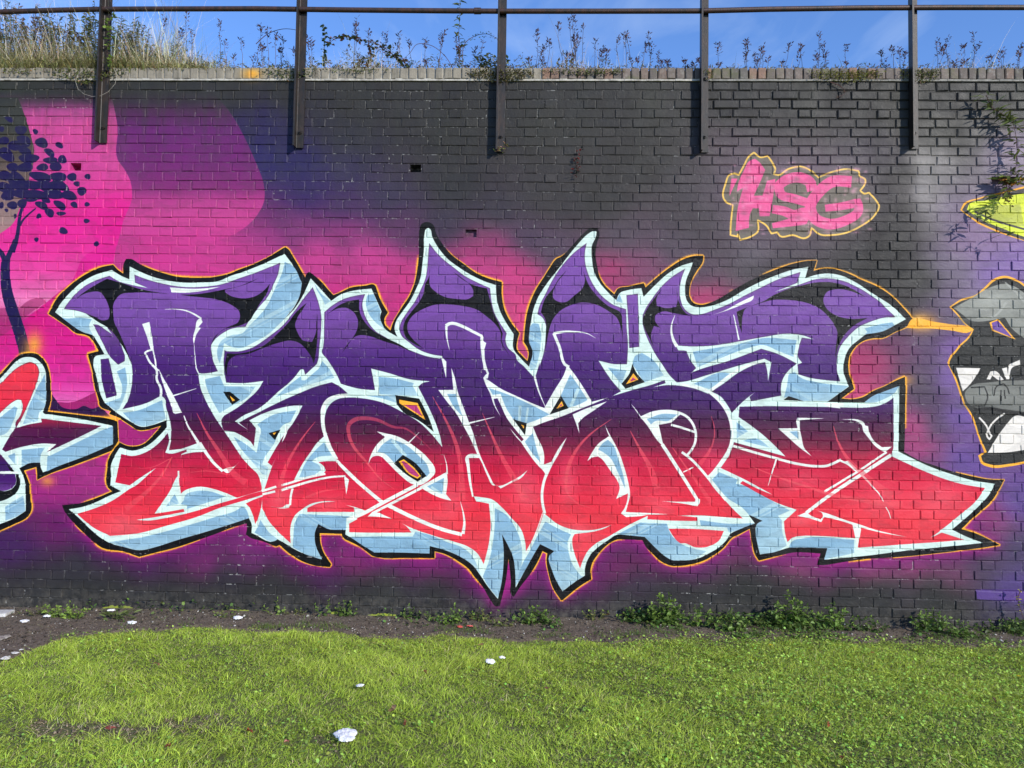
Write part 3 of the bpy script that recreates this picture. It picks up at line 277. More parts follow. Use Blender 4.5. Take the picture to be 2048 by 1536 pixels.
    # thin white lines: path | start width, end width (tile px) [, mid]
    for s_ in ("A 1278,915 1380,912 1500,930 1590,970 1652,1010|3,20","A 1578,1270 1590,1400 1610,1536 C 1625,235|4,13","A 1085,1055 1120,1180 1150,1325|78,30","A 1158,1325 1180,1430 1210,1536 C 1222,210|14,14","A 1165,1325 1100,1345 1078,1360 1130,1460 1195,1536 C 1200,300 1240,400 1240,475|18,26","C 1362,470 1603,395|15,5","C 1478,672 1520,780 1580,880 1640,975|10,32","D 0,950 50,1030 140,1150 235,1242|34,26","G 917,1332 890,1200 885,1085|3,26","G 880,1085 920,1062 1050,1090 1150,1140 1252,1192|34,26","H 1256,0 1265,100 1290,190 1312,245|36,20","H 1785,262 1830,420 1905,600|24,4","H 493,957 607,843|16,4","H 1103,752 1378,687|18,4","H 860,1072 888,1180 893,1270|3,16","I 592,200 200,405 30,498 F 1505,562|36,36","I 632,232 300,405 125,495|28,26","F 1440,-5 1640,190 1872,388|30,36","I 290,412 450,492 640,580 850,660 1045,712|40,36","I 1055,705 1070,600 1060,500 1028,372|34,3","D 1400,1130 1500,1240 1640,1372 1870,1560|30,34","D 1510,466 1400,475 1310,515 1262,590 1255,700 1265,800 1292,890|36,36","D 1290,880 1330,990 1400,1120|36,36","F 632,268 782,222|24,24","F 640,300 772,270|24,22","F 833,208 960,172 1100,128 1285,90|22,22","F 833,257 1000,205 1200,150 1350,122 1490,113|26,18","F 950,235 930,330 925,410|22,22","J 1587,972 1555,1060 1550,1150 1570,1230 1605,1295|3,36","J 775,1210 680,1160 560,1145 450,1145 345,1162|3,28","J 345,1160 400,1290 490,1500 K 505,172|30,28","M 548,970 602,1228|8,16","N 985,1115 945,1240 900,1388|20,5","N 543,982 750,1045 950,1100 1200,1165 1400,1190 1500,1185 1590,1150 1645,1122|26,26","L 278,70 240,190 225,300 232,400 255,500|28,28","K 1670,1250 1775,1200|12,12","K 1235,695 1350,645 1480,625 1600,635 1710,685 1775,770 1798,850 1790,950 1750,1030 1700,1085|28,24","K 1545,765 1670,800 1792,842|24,22","K 1455,965 1600,1190 1820,1540|36,32","K 1655,1045 1720,1092 1950,1340 N 470,1540|26,26","N 0,350 130,375 300,430 420,545 500,680 530,830 520,960 450,1110 340,1250 275,1312|26,28,26","N 855,105 600,200 310,420|20,30","Q 640,1045 365,1228 0,1452|22,22","Q 685,1075 400,1258 30,1505 O 1290,490|36,34","Q 365,1262 480,1380 600,1536 R 608,378|22,8","R 630,430 660,480 682,548|10,7","K 490,165 480,210 360,430 265,600|26,36","N 1595,575 1640,583 Q 0,560 200,560|30,40","T -300,715 0,716 250,716|20,20","L 235,480 190,620 130,770 62,900|6,18","E 1440,300 1425,200 1420,60|16,18"):
        a,b=s_.split('|');b=[float(v)/5.12 for v in b.split(',')];cv.stroke(a,WH,b[0],b[-1],wm=b[1] if len(b)==3 else None)
    # salmon glints
    SAL=C3(232,96,108)
    for s_ in ("C 1608,645 1700,830 1850,1060 2000,1280 D 470,1360|4,40,70","D 1182,733 1080,860 960,1040 880,1200 840,1330 810,1480 F 800,370|4,30,56","D 1990,1425 1850,1320 1700,1140 1570,980 1530,880 1530,760 1590,712 1680,698 1800,712 2000,792 H 450,800 600,900 745,1035|3,44,3","H 743,475 880,720 980,950 1020,1100 1040,1300 1050,1530|4,40,66","H 1253,645 1350,870 1450,1090 1580,1320 1690,1530|4,40,80","K 935,708 720,862 600,990 520,1130 475,1300 480,1450 L 500,310 590,390 760,450|3,38,4","K 1128,828 1240,1040 1330,1200 1400,1420|5,40,80","K 1565,1005 1700,1200 1880,1450 L 1960,390|8,22,44","N 318,677 350,800 345,920 290,1050 200,1170|5,14,46","N 1568,778 1620,950 1720,1120 1850,1250 Q 580,1420 700,1500|6,44,90","N 745,1198 1000,1300 1300,1400 1550,1480 O 1800,350 2048,390 R 800,400|8,30,60","C 1355,1095 1250,1280 1100,1450 E 880,450|10,30,64","C 1340,1110 1180,1190 960,1220|9,3","E 1540,75 1700,60 1950,100|5,16","F 1500,240 1250,270 1050,350|4,30"):
        a,b=s_.split('|');b=[float(v)/5.12 for v in b.split(',')];cv.stroke(a,SAL,b[0],b[-1],wm=b[1] if len(b)==3 else None,fade=(.9,.45),alpha=.85)
    # pierced counters with an orange edge
    MG=C3(178,62,128)
    for bl,og,mg in (("H 362,462* 607,498* 700,680 757,838* 600,720 450,640 380,560*","H 403,508* 592,543* 672,718* 550,640 405,545*","H 450,560* 580,565* 642,682*"),("H 348,1160* 440,1073* 560,1150 682,1290* 590,1347* 470,1270","H 398,1142* 450,1118* 560,1210 625,1290* 590,1318* 500,1268","H 425,1142* 450,1136* 545,1215 608,1285* 588,1300* 510,1260"),("D 238,428* 312,428* 412,510* 330,562*","D 303,463* 362,515* 335,527*",None),("D 703,853* 825,815* 770,922*","D 745,850* 782,843* 760,872*",None),("H 1568,708* 1707,750* 1690,872*","H 1648,763* 1682,775* 1677,807*",None),("K 418,466* 497,597* 302,662*","K 427,523* 447,572* 372,602*","K 422,550* 432,568* 400,582*"),("K 1150,143* 1190,230 1277,330* 1080,397* 1038,347* 1120,240","K 1160,238* 1212,305* 1083,352*","K 1155,278* 1187,305* 1125,325*"),("N 1058,512* 1110,473* 1262,522*",None,None),("O 701,508* 844,572* 768,600*",None,None)):
        cv.poly(bl,BLK);
        if og: cv.poly(og,ORG)
        if mg: cv.poly(mg,MG)
    for k in range(60):
        a_,b_=RN.uniform(130,1950),RN.uniform(1035,1110);cv.spray(a_,b_,RN.uniform(6,26),RN.uniform(4,14),C3(*((190,70,150) if k%3 else (60,40,80))),RN.uniform(.05,.16)) if 0 else None
    for k in range(520):
        a_,b_=RN.uniform(-60,2100),RN.uniform(190,1235);w_=RN.uniform(4,22);g_=RN.random();cv.spray(a_,b_,w_,w_*RN.uniform(.3,.9),C3(30,28,30) if g_<.75 else C3(150,145,150),RN.uniform(.03,.09))
    # HSG tag
    HS="U 550,130* 620,180 690,165* 740,240 770,300 755,350* 800,360 900,300 1030,275 1120,310 1210,385* 1350,330 1500,300 1620,320 1635,375* 1690,410 1690,440 1640,520* 1680,550 1730,540 1800,620 1830,670 1780,780 1650,880 1500,950 1350,975 1230,970 1140,900* 1120,980 1080,1005 950,975 820,985 790,945* 730,960 680,880 590,820* 590,940 520,990 410,1025* 385,960* 385,990 310,975* 320,800 335,665* 270,640 240,600 260,450 300,360 350,345 395,360* 450,260 500,170"
    cv.spray(1592,398,205,128,C3(158,130,165),.62)
    cv.poly(HS,C3(118,112,106));P,c=path(HS);cv.stroke((P,c),C3(245,205,105),3.4,closed=True)
    PK=C3(230,98,160)
    for s_ in ("U 560,195* 610,235 665,310 620,420 550,572* 640,570 685,420 770,400* 745,600 710,782* 610,782* 600,700 540,700 510,760 500,900 365,932* 385,700 440,490 378,530* 390,450 450,310 500,220","U 318,398* 382,398* 300,577*"): cv.poly(s_,PK)
    cv.stroke("U 1150,520 1120,430 1000,385 880,410 800,470 830,560 960,600 1120,650",PK,22,17);cv.stroke("U 740,710 860,730 960,770 1070,740 1060,820 900,850 740,880",PK,17,10,wm=22)
    cv.stroke("U 1550,430 1350,430 1220,530 1130,680 1170,800 1300,860 1500,820 1620,730 1620,640 1500,670 1280,700",PK,23,14,wm=22)
    for k in range(170):
        a_,b_=RN.uniform(1462,1740),RN.uniform(325,470);cv.spray(a_,b_,RN.uniform(3,10),RN.uniform(2,6),C3(*((250,180,215) if k%3 else (110,100,104))),.36)
    # lime shape, far right
    cv.poly("Y 262,880* 290,830 400,790 600,740 800,690 1400,640 1400,1240 900,1160 731,1105 560,1050 400,980",ORG);cv.poly("Y 275,880* 300,840 400,800 600,752 800,705 1400,660 1400,1230 731,1100 560,1038 400,965",C3(80,76,80));cv.poly("Y 310,875* 330,835 450,810 620,775 800,745 1400,700 1400,1190 900,1110 731,1075 560,1010 400,940",C3(222,240,70))
    cv.poly("Y 357,878* 450,850 500,845 620,840 700,835 731,1000 600,985 450,925",C3(120,120,105),.35);cv.stroke("Y 370,890 450,930 560,970 731,1020",C3(70,70,72),4)
    # grey figure, far right (plain stand-in shapes)
    cv.poly("P 1280,890* 1400,812 1550,765 1640,690 1740,600 1850,572 1960,605 2150,740 3200,900 Q 3200,1150 2048,1165 1900,1192 1700,1202 1610,1165 1575,1080 1632,1045* 1572,880 1495,660 1420,550* 1330,280 1257,130* 1280,75 1335,10 P 1375,1290 1470,1200 1520,1120* 1430,1060 1380,1000",ORG)
    cv.poly("P 1300,890* 1410,828 1560,782 1655,705 1750,622 1850,596 1950,622 2150,770 3200,930 Q 3200,1125 2048,1140 1900,1165 1700,1172 1625,1140 1605,1085 1660,1045* 1590,880 1510,650 1440,550* 1350,280 1280,125 1300,80 1350,20 P 1390,1300 1490,1200 1530,1120* 1440,1050 1400,1000",C3(52,54,54))
    cv.poly("P 1325,900* 1500,805 1700,690 1850,655 1950,685 2150,830 3200,1000 3200,1300 2100,1230 2000,1180 1900,1085 1850,1000 1700,1030 1500,1030 1400,960",C3(140,145,143))
    cv.spray(1985,600,60,26,C3(178,184,182),.6);cv.spray(1930,640,40,12,C3(110,114,114),.5);cv.stroke('P 1850,640 1980,760 2090,880',C3(186,192,190),3,6,alpha=.6);cv.stroke('P 1560,1010 1750,980 1860,850',C3(180,186,184),2,5,alpha=.6)
    cv.poly("P 1690,1050* 1780,1015* 1870,1120 1960,1225* 1720,1135*",ORG);cv.poly("P 1712,1055* 1775,1030* 1925,1205* 1730,1122*",C3(110,80,165))
    cv.poly("Q 1348,182* 1602,187* 1500,345 1420,422*",C3(238,238,238));cv.poly("Q 1445,430 1500,370 1700,330 2100,308 3200,300 3200,660 2100,642 1800,602 1560,592 1462,535",C3(118,122,121));cv.spray(1990,790,70,16,C3(150,155,153),.6);cv.spray(1960,812,60,10,C3(84,88,88),.6)
    cv.stroke("Q 1500,385 1640,378 1672,480 1640,575 1520,572",C3(48,50,50),2.6);cv.stroke("Q 1530,610 1700,600 1900,640 2100,660",C3(24,24,24),6)
    cv.poly("Q 1668,1055* 1850,780 1960,672 2100,700 3200,700 3200,1000 2100,1015 1900,1045",C3(238,238,238))
    for s_ in ("Q 1662,300* 1700,220 1750,215 1835,305* 1800,312 1720,262 1700,302*","Q 1818,190* 1870,178* 1880,250 1890,150 2000,100* 2005,150* 1925,180 1892,300* 1862,300*"): cv.poly(s_,C3(238,238,238))
    cv.stroke("Q 1585,690 1655,770 1688,840 1712,880 1690,915 1665,880 1690,795 1760,710 1845,650",C3(235,235,235),3.6)
    for s_ in ("Q 1738,470 1760,380 1830,345 1870,380 1895,450","Q 1810,410 1808,520","Q 1845,410 1848,500"): cv.stroke(s_,C3(40,42,42),2.4)
    cv.poly("R 1550,1270* 3200,1280* 3200,1470* 2048,1400 1750,1390 1560,1370*",C3(96,72,150),.9)
    # lime scraps of older paint along the foot
    for xa,xb,ya,hh in ((160,200,1219,3),(205,268,1214,8),(290,345,1219,3),(352,420,1220,3),(440,500,1219,4),(735,796,1228,5),(662,676,1224,6)):
        xs_=np.linspace(xa,xb,26);e=np.sin(np.pi*np.linspace(0,1,26))**.5;t_=ya+2-hh*.6*e*(.5+RN.random(26));b_=ya+2+hh*.8*e*(.6+.6*RN.random(26))
        cv.blend(cv.cover(np.vstack([np.stack([xs_,t_],1),np.stack([xs_,b_],1)[::-1]])),C3(176,198,66),.8)
    # speckle of over-spray
    n=RN.normal(size=(H//2+1,W//2+1)).astype(np.float32);n=np.repeat(np.repeat(n,2,0),2,1)[:H,:W]
    lum=cv.img.mean(2);dark=np.clip((.30-lum)*6,0,1);xs=np.linspace(0,1,W,dtype=np.float32)[None,:]
    sp=(n>(2.5-1.1*np.clip(xs*2.2-1.1,0,1)))*dark*np.clip(xs*1.2-.35,.12,.55)
    cv.img+=(sp[...,None]*C3(105,102,98))+n[...,None]*.006
    l_=cv.img.mean(2,keepdims=True);cv.img*=.56+.44*np.clip(l_*2.1,0,1);l_=cv.img.mean(2,keepdims=True);cv.img=l_+(cv.img-l_)*(1+.14*np.clip(1-l_,0,1))
    return np.clip(cv.img,0,1)
# ---------------------------------------------------------------- HELPERS
def link(o,parent=None):
    COL.objects.link(o)
    if parent is not None: o.parent=parent
    return o
def tag(o,label=None,cat=None,group=None,kind=None):
    if label: o['label']=label
    if cat: o['category']=cat
    if group: o['group']=group
    if kind: o['kind']=kind
    return o
def empty(name,loc=(0,0,0),rz=0,parent=None):
    o=bpy.data.objects.new(name,None); o.empty_display_size=.05; o.location=loc; o.rotation_euler=(0,0,rz); return link(o,parent)
def mesh_obj(name,V,Fc,mat,parent=None,cols=None,smooth=False,loc=None):
    me=bpy.data.meshes.new(name); V=np.asarray(V,np.float32).reshape(-1,3)
    if isinstance(Fc,np.ndarray):
        n,k=Fc.shape; me.vertices.add(len(V)); me.vertices.foreach_set('co',V.ravel()); me.loops.add(n*k); me.loops.foreach_set('vertex_index',Fc.astype(np.int32).ravel())
        me.polygons.add(n); me.polygons.foreach_set('loop_start',np.arange(0,n*k,k,dtype=np.int32)); me.update(calc_edges=True)
    else: me.from_pydata([tuple(v) for v in V],[],Fc); me.update()
    if cols is not None:
        a=me.color_attributes.new('tint','FLOAT_COLOR','POINT'); c=np.ones((len(V),4),np.float32); c[:,:3]=np.asarray(cols,np.float32).reshape(-1,3); a.data.foreach_set('color',c.ravel())
    if smooth: me.polygons.foreach_set('use_smooth',[True]*len(me.polygons))
    me.materials.append(mat); o=bpy.data.objects.new(name,me)
    if loc is not None: o.location=loc
    return link(o,parent)
def nodes(name):
    m=bpy.data.materials.new(name); m.use_nodes=True; n=m.node_tree; n.nodes.clear()
    o=n.nodes.new('ShaderNodeOutputMaterial'); b=n.nodes.new('ShaderNodeBsdfPrincipled'); n.links.new(b.outputs[0],o.inputs[0]); return m,n,b,o
def N(n,t,**k):
    q=n.nodes.new(t)
    for a,v in k.items():
        if hasattr(q,a): setattr(q,a,v)
        else: q.inputs[a].default_value=v
    return q
def ramp(n,fac,stops):
    r=n.nodes.new('ShaderNodeValToRGB'); e=r.color_ramp.elements
    while len(e)<len(stops): e.new(.5)
    for q,(p,c) in zip(e,stops): q.position=p; q.color=(*c,1) if len(c)==3 else c
    n.links.new(fac,r.inputs[0]); return r.outputs[0]
def mix(n,f,a,b):
    m=n.nodes.new('ShaderNodeMix'); m.data_type='RGBA'
    for s,v in ((0,f),(6,a),(7,b)):
        if hasattr(v,'is_output'): n.links.new(v,m.inputs[s])
        else: m.inputs[s].default_value=v if s==0 else (*v,1)
    return m.outputs[2]
def noise(n,vec,scale,detail=4,rough=.6,dist=0):
    q=N(n,'ShaderNodeTexNoise'); q.inputs['Scale'].default_value=scale; q.inputs['Detail'].default_value=detail; q.inputs['Roughness'].default_value=rough; q.inputs['Distortion'].default_value=dist
    n.links.new(vec,q.inputs['Vector']); return q.outputs['Fac']
def bump(n,b,h,strength,dist):
    q=n.nodes.new('ShaderNodeBump'); q.inputs['Strength'].default_value=strength; q.inputs['Distance'].default_value=dist; n.links.new(h,q.inputs['Height']); n.links.new(q.outputs[0],b.inputs['Normal']); return q
def gpos(n): return n.nodes.new('ShaderNodeNewGeometry').outputs['Position']
def simple(name,c1,c2,scale,rough,bs=.3,bd=.004,metal=0,stops=(.3,.7)):
    m,n,b,o=nodes(name); p=gpos(n); f=noise(n,p,scale,6,.65); n.links.new(ramp(n,f,[(stops[0],c1),(stops[1],c2)]),b.inputs['Base Color']); b.inputs['Roughness'].default_value=rough; b.inputs['Metallic'].default_value=metal
    if bs: bump(n,b,noise(n,p,scale*3,5),bs,bd)
    return m
def leafy(name,rough=.55,trans=.35,spec=.3):
    m,n,b,o=nodes(name); a=N(n,'ShaderNodeAttribute'); a.attribute_name='tint'; p=gpos(n)
    c=mix(n,noise(n,p,9,2),a.outputs['Color'],a.outputs['Color']); n.links.new(a.outputs['Color'],b.inputs['Base Color']); b.inputs['Roughness'].default_value=rough; b.inputs['Specular IOR Level'].default_value=spec
    t=n.nodes.new('ShaderNodeBsdfTranslucent'); n.links.new(a.outputs['Color'],t.inputs[0]); ms=n.nodes.new('ShaderNodeMixShader'); ms.inputs[0].default_value=trans
    n.links.new(b.outputs[0],ms.inputs[1]); n.links.new(t.outputs[0],ms.inputs[2]); n.links.new(ms.outputs[0],o.inputs[0]); return m
# ---------------------------------------------------------------- THE WALL'S PAINT
WX0,WX1,WZT=-6.2,5.8,4.62; TX=.0025
IW,IH=int((WX1-WX0)/TX),int(WZT/TX)
def mp_tex(P):
    P=np.asarray(P,float); d=_f[None]+_r2[None]*((P[:,0:1]-1024)/FPX)+_u2[None]*((768-P[:,1:2])/FPX); t=CAM[0]/d[:,1]
    return np.stack([(d[:,0]*t-WX0)/TX,(WZT-(CAM[1]+d[:,2]*t))/TX],1)
def inv_tex(X,Y): return project(WX0+X*TX,0.0*X,WZT-Y*TX)
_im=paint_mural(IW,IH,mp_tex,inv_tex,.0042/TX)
img=bpy.data.images.new('mural_paint',IW,IH,alpha=False,float_buffer=False)
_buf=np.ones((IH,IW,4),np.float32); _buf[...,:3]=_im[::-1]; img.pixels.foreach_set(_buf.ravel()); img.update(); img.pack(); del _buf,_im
def paint_mat(name,mortar=False,coping=False):
    m,n,b,o=nodes(name); p=gpos(n); sx=n.nodes.new('ShaderNodeSeparateXYZ'); n.links.new(p,sx.inputs[0])
    def aff(s,k,c):
        q=N(n,'ShaderNodeMath',operation='MULTIPLY_ADD'); n.links.new(s,q.inputs[0]); q.inputs[1].default_value=k; q.inputs[2].default_value=c; return q.outputs[0]
    cb=n.nodes.new('ShaderNodeCombineXYZ'); n.links.new(aff(sx.outputs[0],1/(WX1-WX0),-WX0/(WX1-WX0)),cb.inputs[0]); n.links.new(aff(sx.outputs[2],1/WZT,0),cb.inputs[1])
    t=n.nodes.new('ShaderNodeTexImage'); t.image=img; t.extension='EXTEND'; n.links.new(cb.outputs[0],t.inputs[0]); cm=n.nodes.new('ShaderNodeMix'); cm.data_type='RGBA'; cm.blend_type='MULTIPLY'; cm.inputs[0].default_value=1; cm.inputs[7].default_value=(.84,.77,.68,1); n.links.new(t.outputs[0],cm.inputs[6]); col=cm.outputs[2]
    # slight fading and chalking of the coat
    col=mix(n,ramp(n,noise(n,p,2.3,5,.7),[(.5,(0,0,0)),(.95,(.05,.05,.05))]),col,(.34,.33,.33))
    col=mix(n,ramp(n,noise(n,p,55,3,.6),[(.62,(0,0,0)),(.85,(.22,.22,.22))]),col,(.02,.02,.022))
    mv=n.nodes.new('ShaderNodeMapping'); mv.inputs['Scale'].default_value=(1,1,2.6); n.links.new(p,mv.inputs[0])
    col=mix(n,ramp(n,noise(n,mv.outputs[0],5.2,2,.5),[(.50,(0,0,0)),(.56,(.16,.16,.16)),(.66,(.05,.05,.05)),(.74,(.22,.22,.22))]),col,(.03,.03,.033))
    # rain streaks and grime running down from the coping
    ms_=n.nodes.new('ShaderNodeMapping'); ms_.inputs['Scale'].default_value=(9,1,.55); n.links.new(p,ms_.inputs[0])
    st=ramp(n,noise(n,ms_.outputs[0],1.6,6,.7),[(.46,(0,0,0)),(.72,(.55,.55,.55))]); tp=N(n,'ShaderNodeMapRange'); tp.inputs[1].default_value=3.1; tp.inputs[2].default_value=4.4; n.links.new(sx.outputs[2],tp.inputs[0]); sm_=N(n,'ShaderNodeMath',operation='MULTIPLY'); n.links.new(st,sm_.inputs[0]); n.links.new(tp.outputs[0],sm_.inputs[1]); col=mix(n,sm_.outputs[0],col,(.035,.036,.028))
    # flecks where the coat has come away
    fl=ramp(n,noise(n,p,46,5,.8,.4),[(.70,(0,0,0)),(.73,(.75,.75,.75))]); fb=ramp(n,noise(n,p,1.3,3,.5),[(.5,(0,0,0)),(.7,(1,1,1))]); fm=N(n,'ShaderNodeMath',operation='MULTIPLY'); n.links.new(fl,fm.inputs[0]); n.links.new(fb,fm.inputs[1]); col=mix(n,fm.outputs[0],col,(.30,.28,.27))
    # mud splash at the foot
    ft=N(n,'ShaderNodeMapRange'); ft.inputs[1].default_value=.22; ft.inputs[2].default_value=0; n.links.new(sx.outputs[2],ft.inputs[0]); fs=N(n,'ShaderNodeMath',operation='MULTIPLY'); n.links.new(ft.outputs[0],fs.inputs[0]); n.links.new(ramp(n,noise(n,p,13,6,.75),[(.42,(0,0,0)),(.7,(.6,.6,.6))]),fs.inputs[1]); col=mix(n,fs.outputs[0],col,(.17,.15,.12))
    if mortar:
        lum=n.nodes.new('ShaderNodeRGBToBW'); n.links.new(t.outputs[0],lum.inputs[0]); dk=ramp(n,lum.outputs[0],[(.02,(1,1,1)),(.16,(.12,.12,.12))])
        up=ramp(n,sx.outputs[2],[(.0,(.55,.55,.55)),(1,(.55,.55,.55))]); ch=ramp(n,noise(n,p,24,6,.75,.6),[(.55,(0,0,0)),(.59,(1,1,1))])
        mm=N(n,'ShaderNodeMath',operation='MULTIPLY'); n.links.new(dk,mm.inputs[0]); n.links.new(ch,mm.inputs[1])
        big=ramp(n,noise(n,p,1.1,3,.5),[(.46,(.12,.12,.12)),(.70,(.8,.8,.8))]); m2=N(n,'ShaderNodeMath',operation='MULTIPLY'); n.links.new(mm.outputs[0],m2.inputs[0]); n.links.new(big,m2.inputs[1])
        col=mix(n,m2.outputs[0],col,(.46,.45,.42))
    n.links.new(col,b.inputs['Base Color'])
    rr=ramp(n,noise(n,p,6,4),[(.3,(.34,.34,.34)),(.75,(.62,.62,.62))]); n.links.new(rr,b.inputs['Roughness']); b.inputs['Specular IOR Level'].default_value=.2
    h=N(n,'ShaderNodeMath',operation='ADD'); n.links.new(noise(n,p,70,5,.7),h.inputs[0]); n.links.new(noise(n,p,14,4,.7,.5),h.inputs[1]); bump(n,b,h.outputs[0],.55 if not mortar else .8,.006); return m
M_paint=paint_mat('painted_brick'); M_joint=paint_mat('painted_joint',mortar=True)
M_pale=simple('pale_mortar',(.22,.20,.17),(.52,.49,.42),22,.9,.6,.004)
def cope_mat():
    m,n,b,o=nodes('weathered_brick'); p=gpos(n); oi=n.nodes.new('ShaderNodeObjectInfo')
    c=ramp(n,oi.outputs['Random'],[(0,(.10,.085,.075)),(.3,(.16,.125,.105)),(.55,(.20,.155,.13)),(.8,(.13,.115,.10)),(1,(.27,.15,.10))])
    c=mix(n,ramp(n,noise(n,p,38,6,.75),[(.42,(0,0,0)),(.8,(.75,.75,.75))]),c,(.05,.047,.042)); c=mix(n,ramp(n,noise(n,p,17,4,.7),[(.55,(0,0,0)),(.75,(.6,.6,.6))]),c,(.32,.30,.26)); c=mix(n,ramp(n,noise(n,p,7,5,.7),[(.5,(0,0,0)),(.68,(.6,.6,.6))]),c,(.09,.10,.03)); n.links.new(c,b.inputs['Base Color']); b.inputs['Roughness'].default_value=.85
    bump(n,b,noise(n,p,60,6,.7),.7,.005); return m
M_cope=cope_mat()
M_soil=None
# ---------------------------------------------------------------- BRICK WALL
CH=.078; ROWS=57; HT=ROWS*CH; SP,HP=.216,.106; PER=SP+HP
wall=empty('brick_wall'); tag(wall,'long painted brick wall covered with purple, red and pale blue graffiti lettering','wall')
def brick_geo(w,h,x,z,d,bv,tw=0,j=None,back=.03,y0=0.0):
    """front face proud of the joint plane by d, chamfer bv"""
    j=j if j is not None else RN.normal(0,.0011,(8,3))
    hw,hh=w/2,h/2; V=[]
    for k,(sx,sz) in enumerate(((-1,-1),(1,-1),(1,1),(-1,1))): V.append((x+sx*(hw-bv)+j[k,0],y0-d+tw*sx+j[k,1]*.8,z+sz*(hh-bv)+j[k,2]))
    for k,(sx,sz) in enumerate(((-1,-1),(1,-1),(1,1),(-1,1))): V.append((x+sx*hw+j[k+4,0],y0-d+bv*.8+tw*sx,z+sz*hh+j[k+4,2]))
    for k,(sx,sz) in enumerate(((-1,-1),(1,-1),(1,1),(-1,1))): V.append((x+sx*hw,y0+back,z+sz*hh))
    F=[(0,1,2,3)]+[(4+i,4+(i+1)%4,(i+1)%4,i) for i in range(4)]+[(8+i,8+(i+1)%4,4+(i+1)%4,4+i) for i in range(4)]
    return V,F
bricks=[]   # row, x centre, width, is_stretcher
ax,_,az=at_wall(301.8,262.5); arow=int(az/CH)
for r in range(ROWS):
    ph=ax+(PER/2 if (r-arow)%2 else 0)+RN.normal(0,.006); k0=int((WX0-ph)/PER)-1; xs=ph+k0*PER
    while xs<WX1+PER:
        bricks.append((r,xs,HP,False)); bricks.append((r,xs+HP/2+SP/2,SP,True)); xs+=PER
bricks=[b for b in bricks if WX0+.12<b[1]<WX1-.12]
holes=[]
for (px,py,kind) in ((830,345,'deep'),(946,475,'shallow'),(148,340,'deep'),(2002,361,'deep'),(470,712,'none')):
    if kind=='none': continue
    X,_,Z=at_wall(px,py); r=int(Z/CH); c=[b for b in bricks if b[0]==r and not b[3]] if px!=2002 else [b for b in bricks if b[0]==r and b[3]]
    b=min(c,key=lambda b:abs(b[1]-X)); holes.append((b,kind))
hs={h[0]:h[1] for h in holes}
rowoff=np.cumsum(RN.normal(0,.0006,(ROWS,)))*0
def wob(x,r): return .0035*math.sin(x*1.1+r*.35)+.0022*math.sin(x*2.9-r*.8+1)
# joint plane, cell by cell, with real pockets where bricks are gone
JV=[];JF=[]
def quad(a,b,c,d): i=len(JV); JV.extend([a,b,c,d]); JF.append((i,i+1,i+2,i+3))
for b in bricks:
    r,x,w,_s=b; x0,x1,z0,z1=x-w/2,x+w/2,r*CH,(r+1)*CH
    if b in hs:
        D=.11 if hs[b]=='deep' else .035; i=.006
        quad((x0,0,z0),(x1,0,z0),(x1,0,z0+i),(x0,0,z0+i)); quad((x0,0,z1-i),(x1,0,z1-i),(x1,0,z1),(x0,0,z1)); quad((x0,0,z0+i),(x0+i,0,z0+i),(x0+i,0,z1-i),(x0,0,z1-i)); quad((x1-i,0,z0+i),(x1,0,z0+i),(x1,0,z1-i),(x1-i,0,z1-i))
        x0+=i;x1-=i;z0+=i;z1-=i
        quad((x0,D,z0),(x1,D,z0),(x1,D,z1),(x0,D,z1)); quad((x0,0,z0),(x1,0,z0),(x1,D,z0),(x0,D,z0)); quad((x0,D,z1),(x1,D,z1),(x1,0,z1),(x0,0,z1)); quad((x0,0,z0),(x0,D,z0),(x0,D,z1),(x0,0,z1)); quad((x1,D,z0),(x1,0,z0),(x1,0,z1),(x1,D,z1))
    else: quad((x0,0,z0),(x1,0,z0),(x1,0,z1),(x0,0,z1))
mesh_obj('mortar',JV,JF,M_joint,wall)
# core of the wall behind the joints
def box_geo(x0,x1,y0,y1,z0,z1):
    V=[(x0,y0,z0),(x1,y0,z0),(x1,y1,z0),(x0,y1,z0),(x0,y0,z1),(x1,y0,z1),(x1,y1,z1),(x0,y1,z1)]
    return V,[(0,3,2,1),(4,5,6,7),(0,1,5,4),(1,2,6,5),(2,3,7,6),(3,0,4,7)]
M_core=simple('brick_core',(.10,.07,.06),(.18,.13,.10),20,.9)
mesh_obj('wall_core',*box_geo(WX0,WX1,.125,.46,-.3,HT-.002),M_core,wall)
mesh_obj('wall_end',*box_geo(WX0-.01,WX0+.12,-.008,.12,-.3,HT-.004),M_core,wall); mesh_obj('wall_end',*box_geo(WX1-.12,WX1+.01,-.008,.12,-.3,HT-.004),M_core,wall)
def area(b):
    r,x,w,s_=b; Z=(r+.5)*CH; px,py=project(x,0,Z)
    if not(-40<px<2090 and -40<py<1235): return 0
    return w/((x**2)+CAM[0]**2+(Z-CAM[1])**2)**1.5
rank=sorted([b for b in bricks if b not in hs],key=area,reverse=True); single=set(rank[:300])
variants={}
for s_ in (True,False):
    for k in range(7):
        w=(SP if s_ else HP)-.0068-abs(RN.normal(0,.001)); V,F=brick_geo(w,CH-.0062-abs(RN.normal(0,.0008)),0,0,.0062,.0036,RN.normal(0,.0008)); me=bpy.data.meshes.new('brick'); me.from_pydata(V,[],F); me.update(); me.materials.append(M_paint); variants[(s_,k)]=me
def worn(x,z):  # how far the joints are weathered back here
    a=max(0,min(1,(x-1.0)/.5))*max(0,min(1,(z-3.55)/.35)); b=max(0,min(1,(x-1.2)/1.0))*.12; c=max(0,min(1,(x-2.2)/.8))*max(0,min(1,(1.1-z)/.4)); return min(1,a+b+c*.25)
BV=[];BF=[]
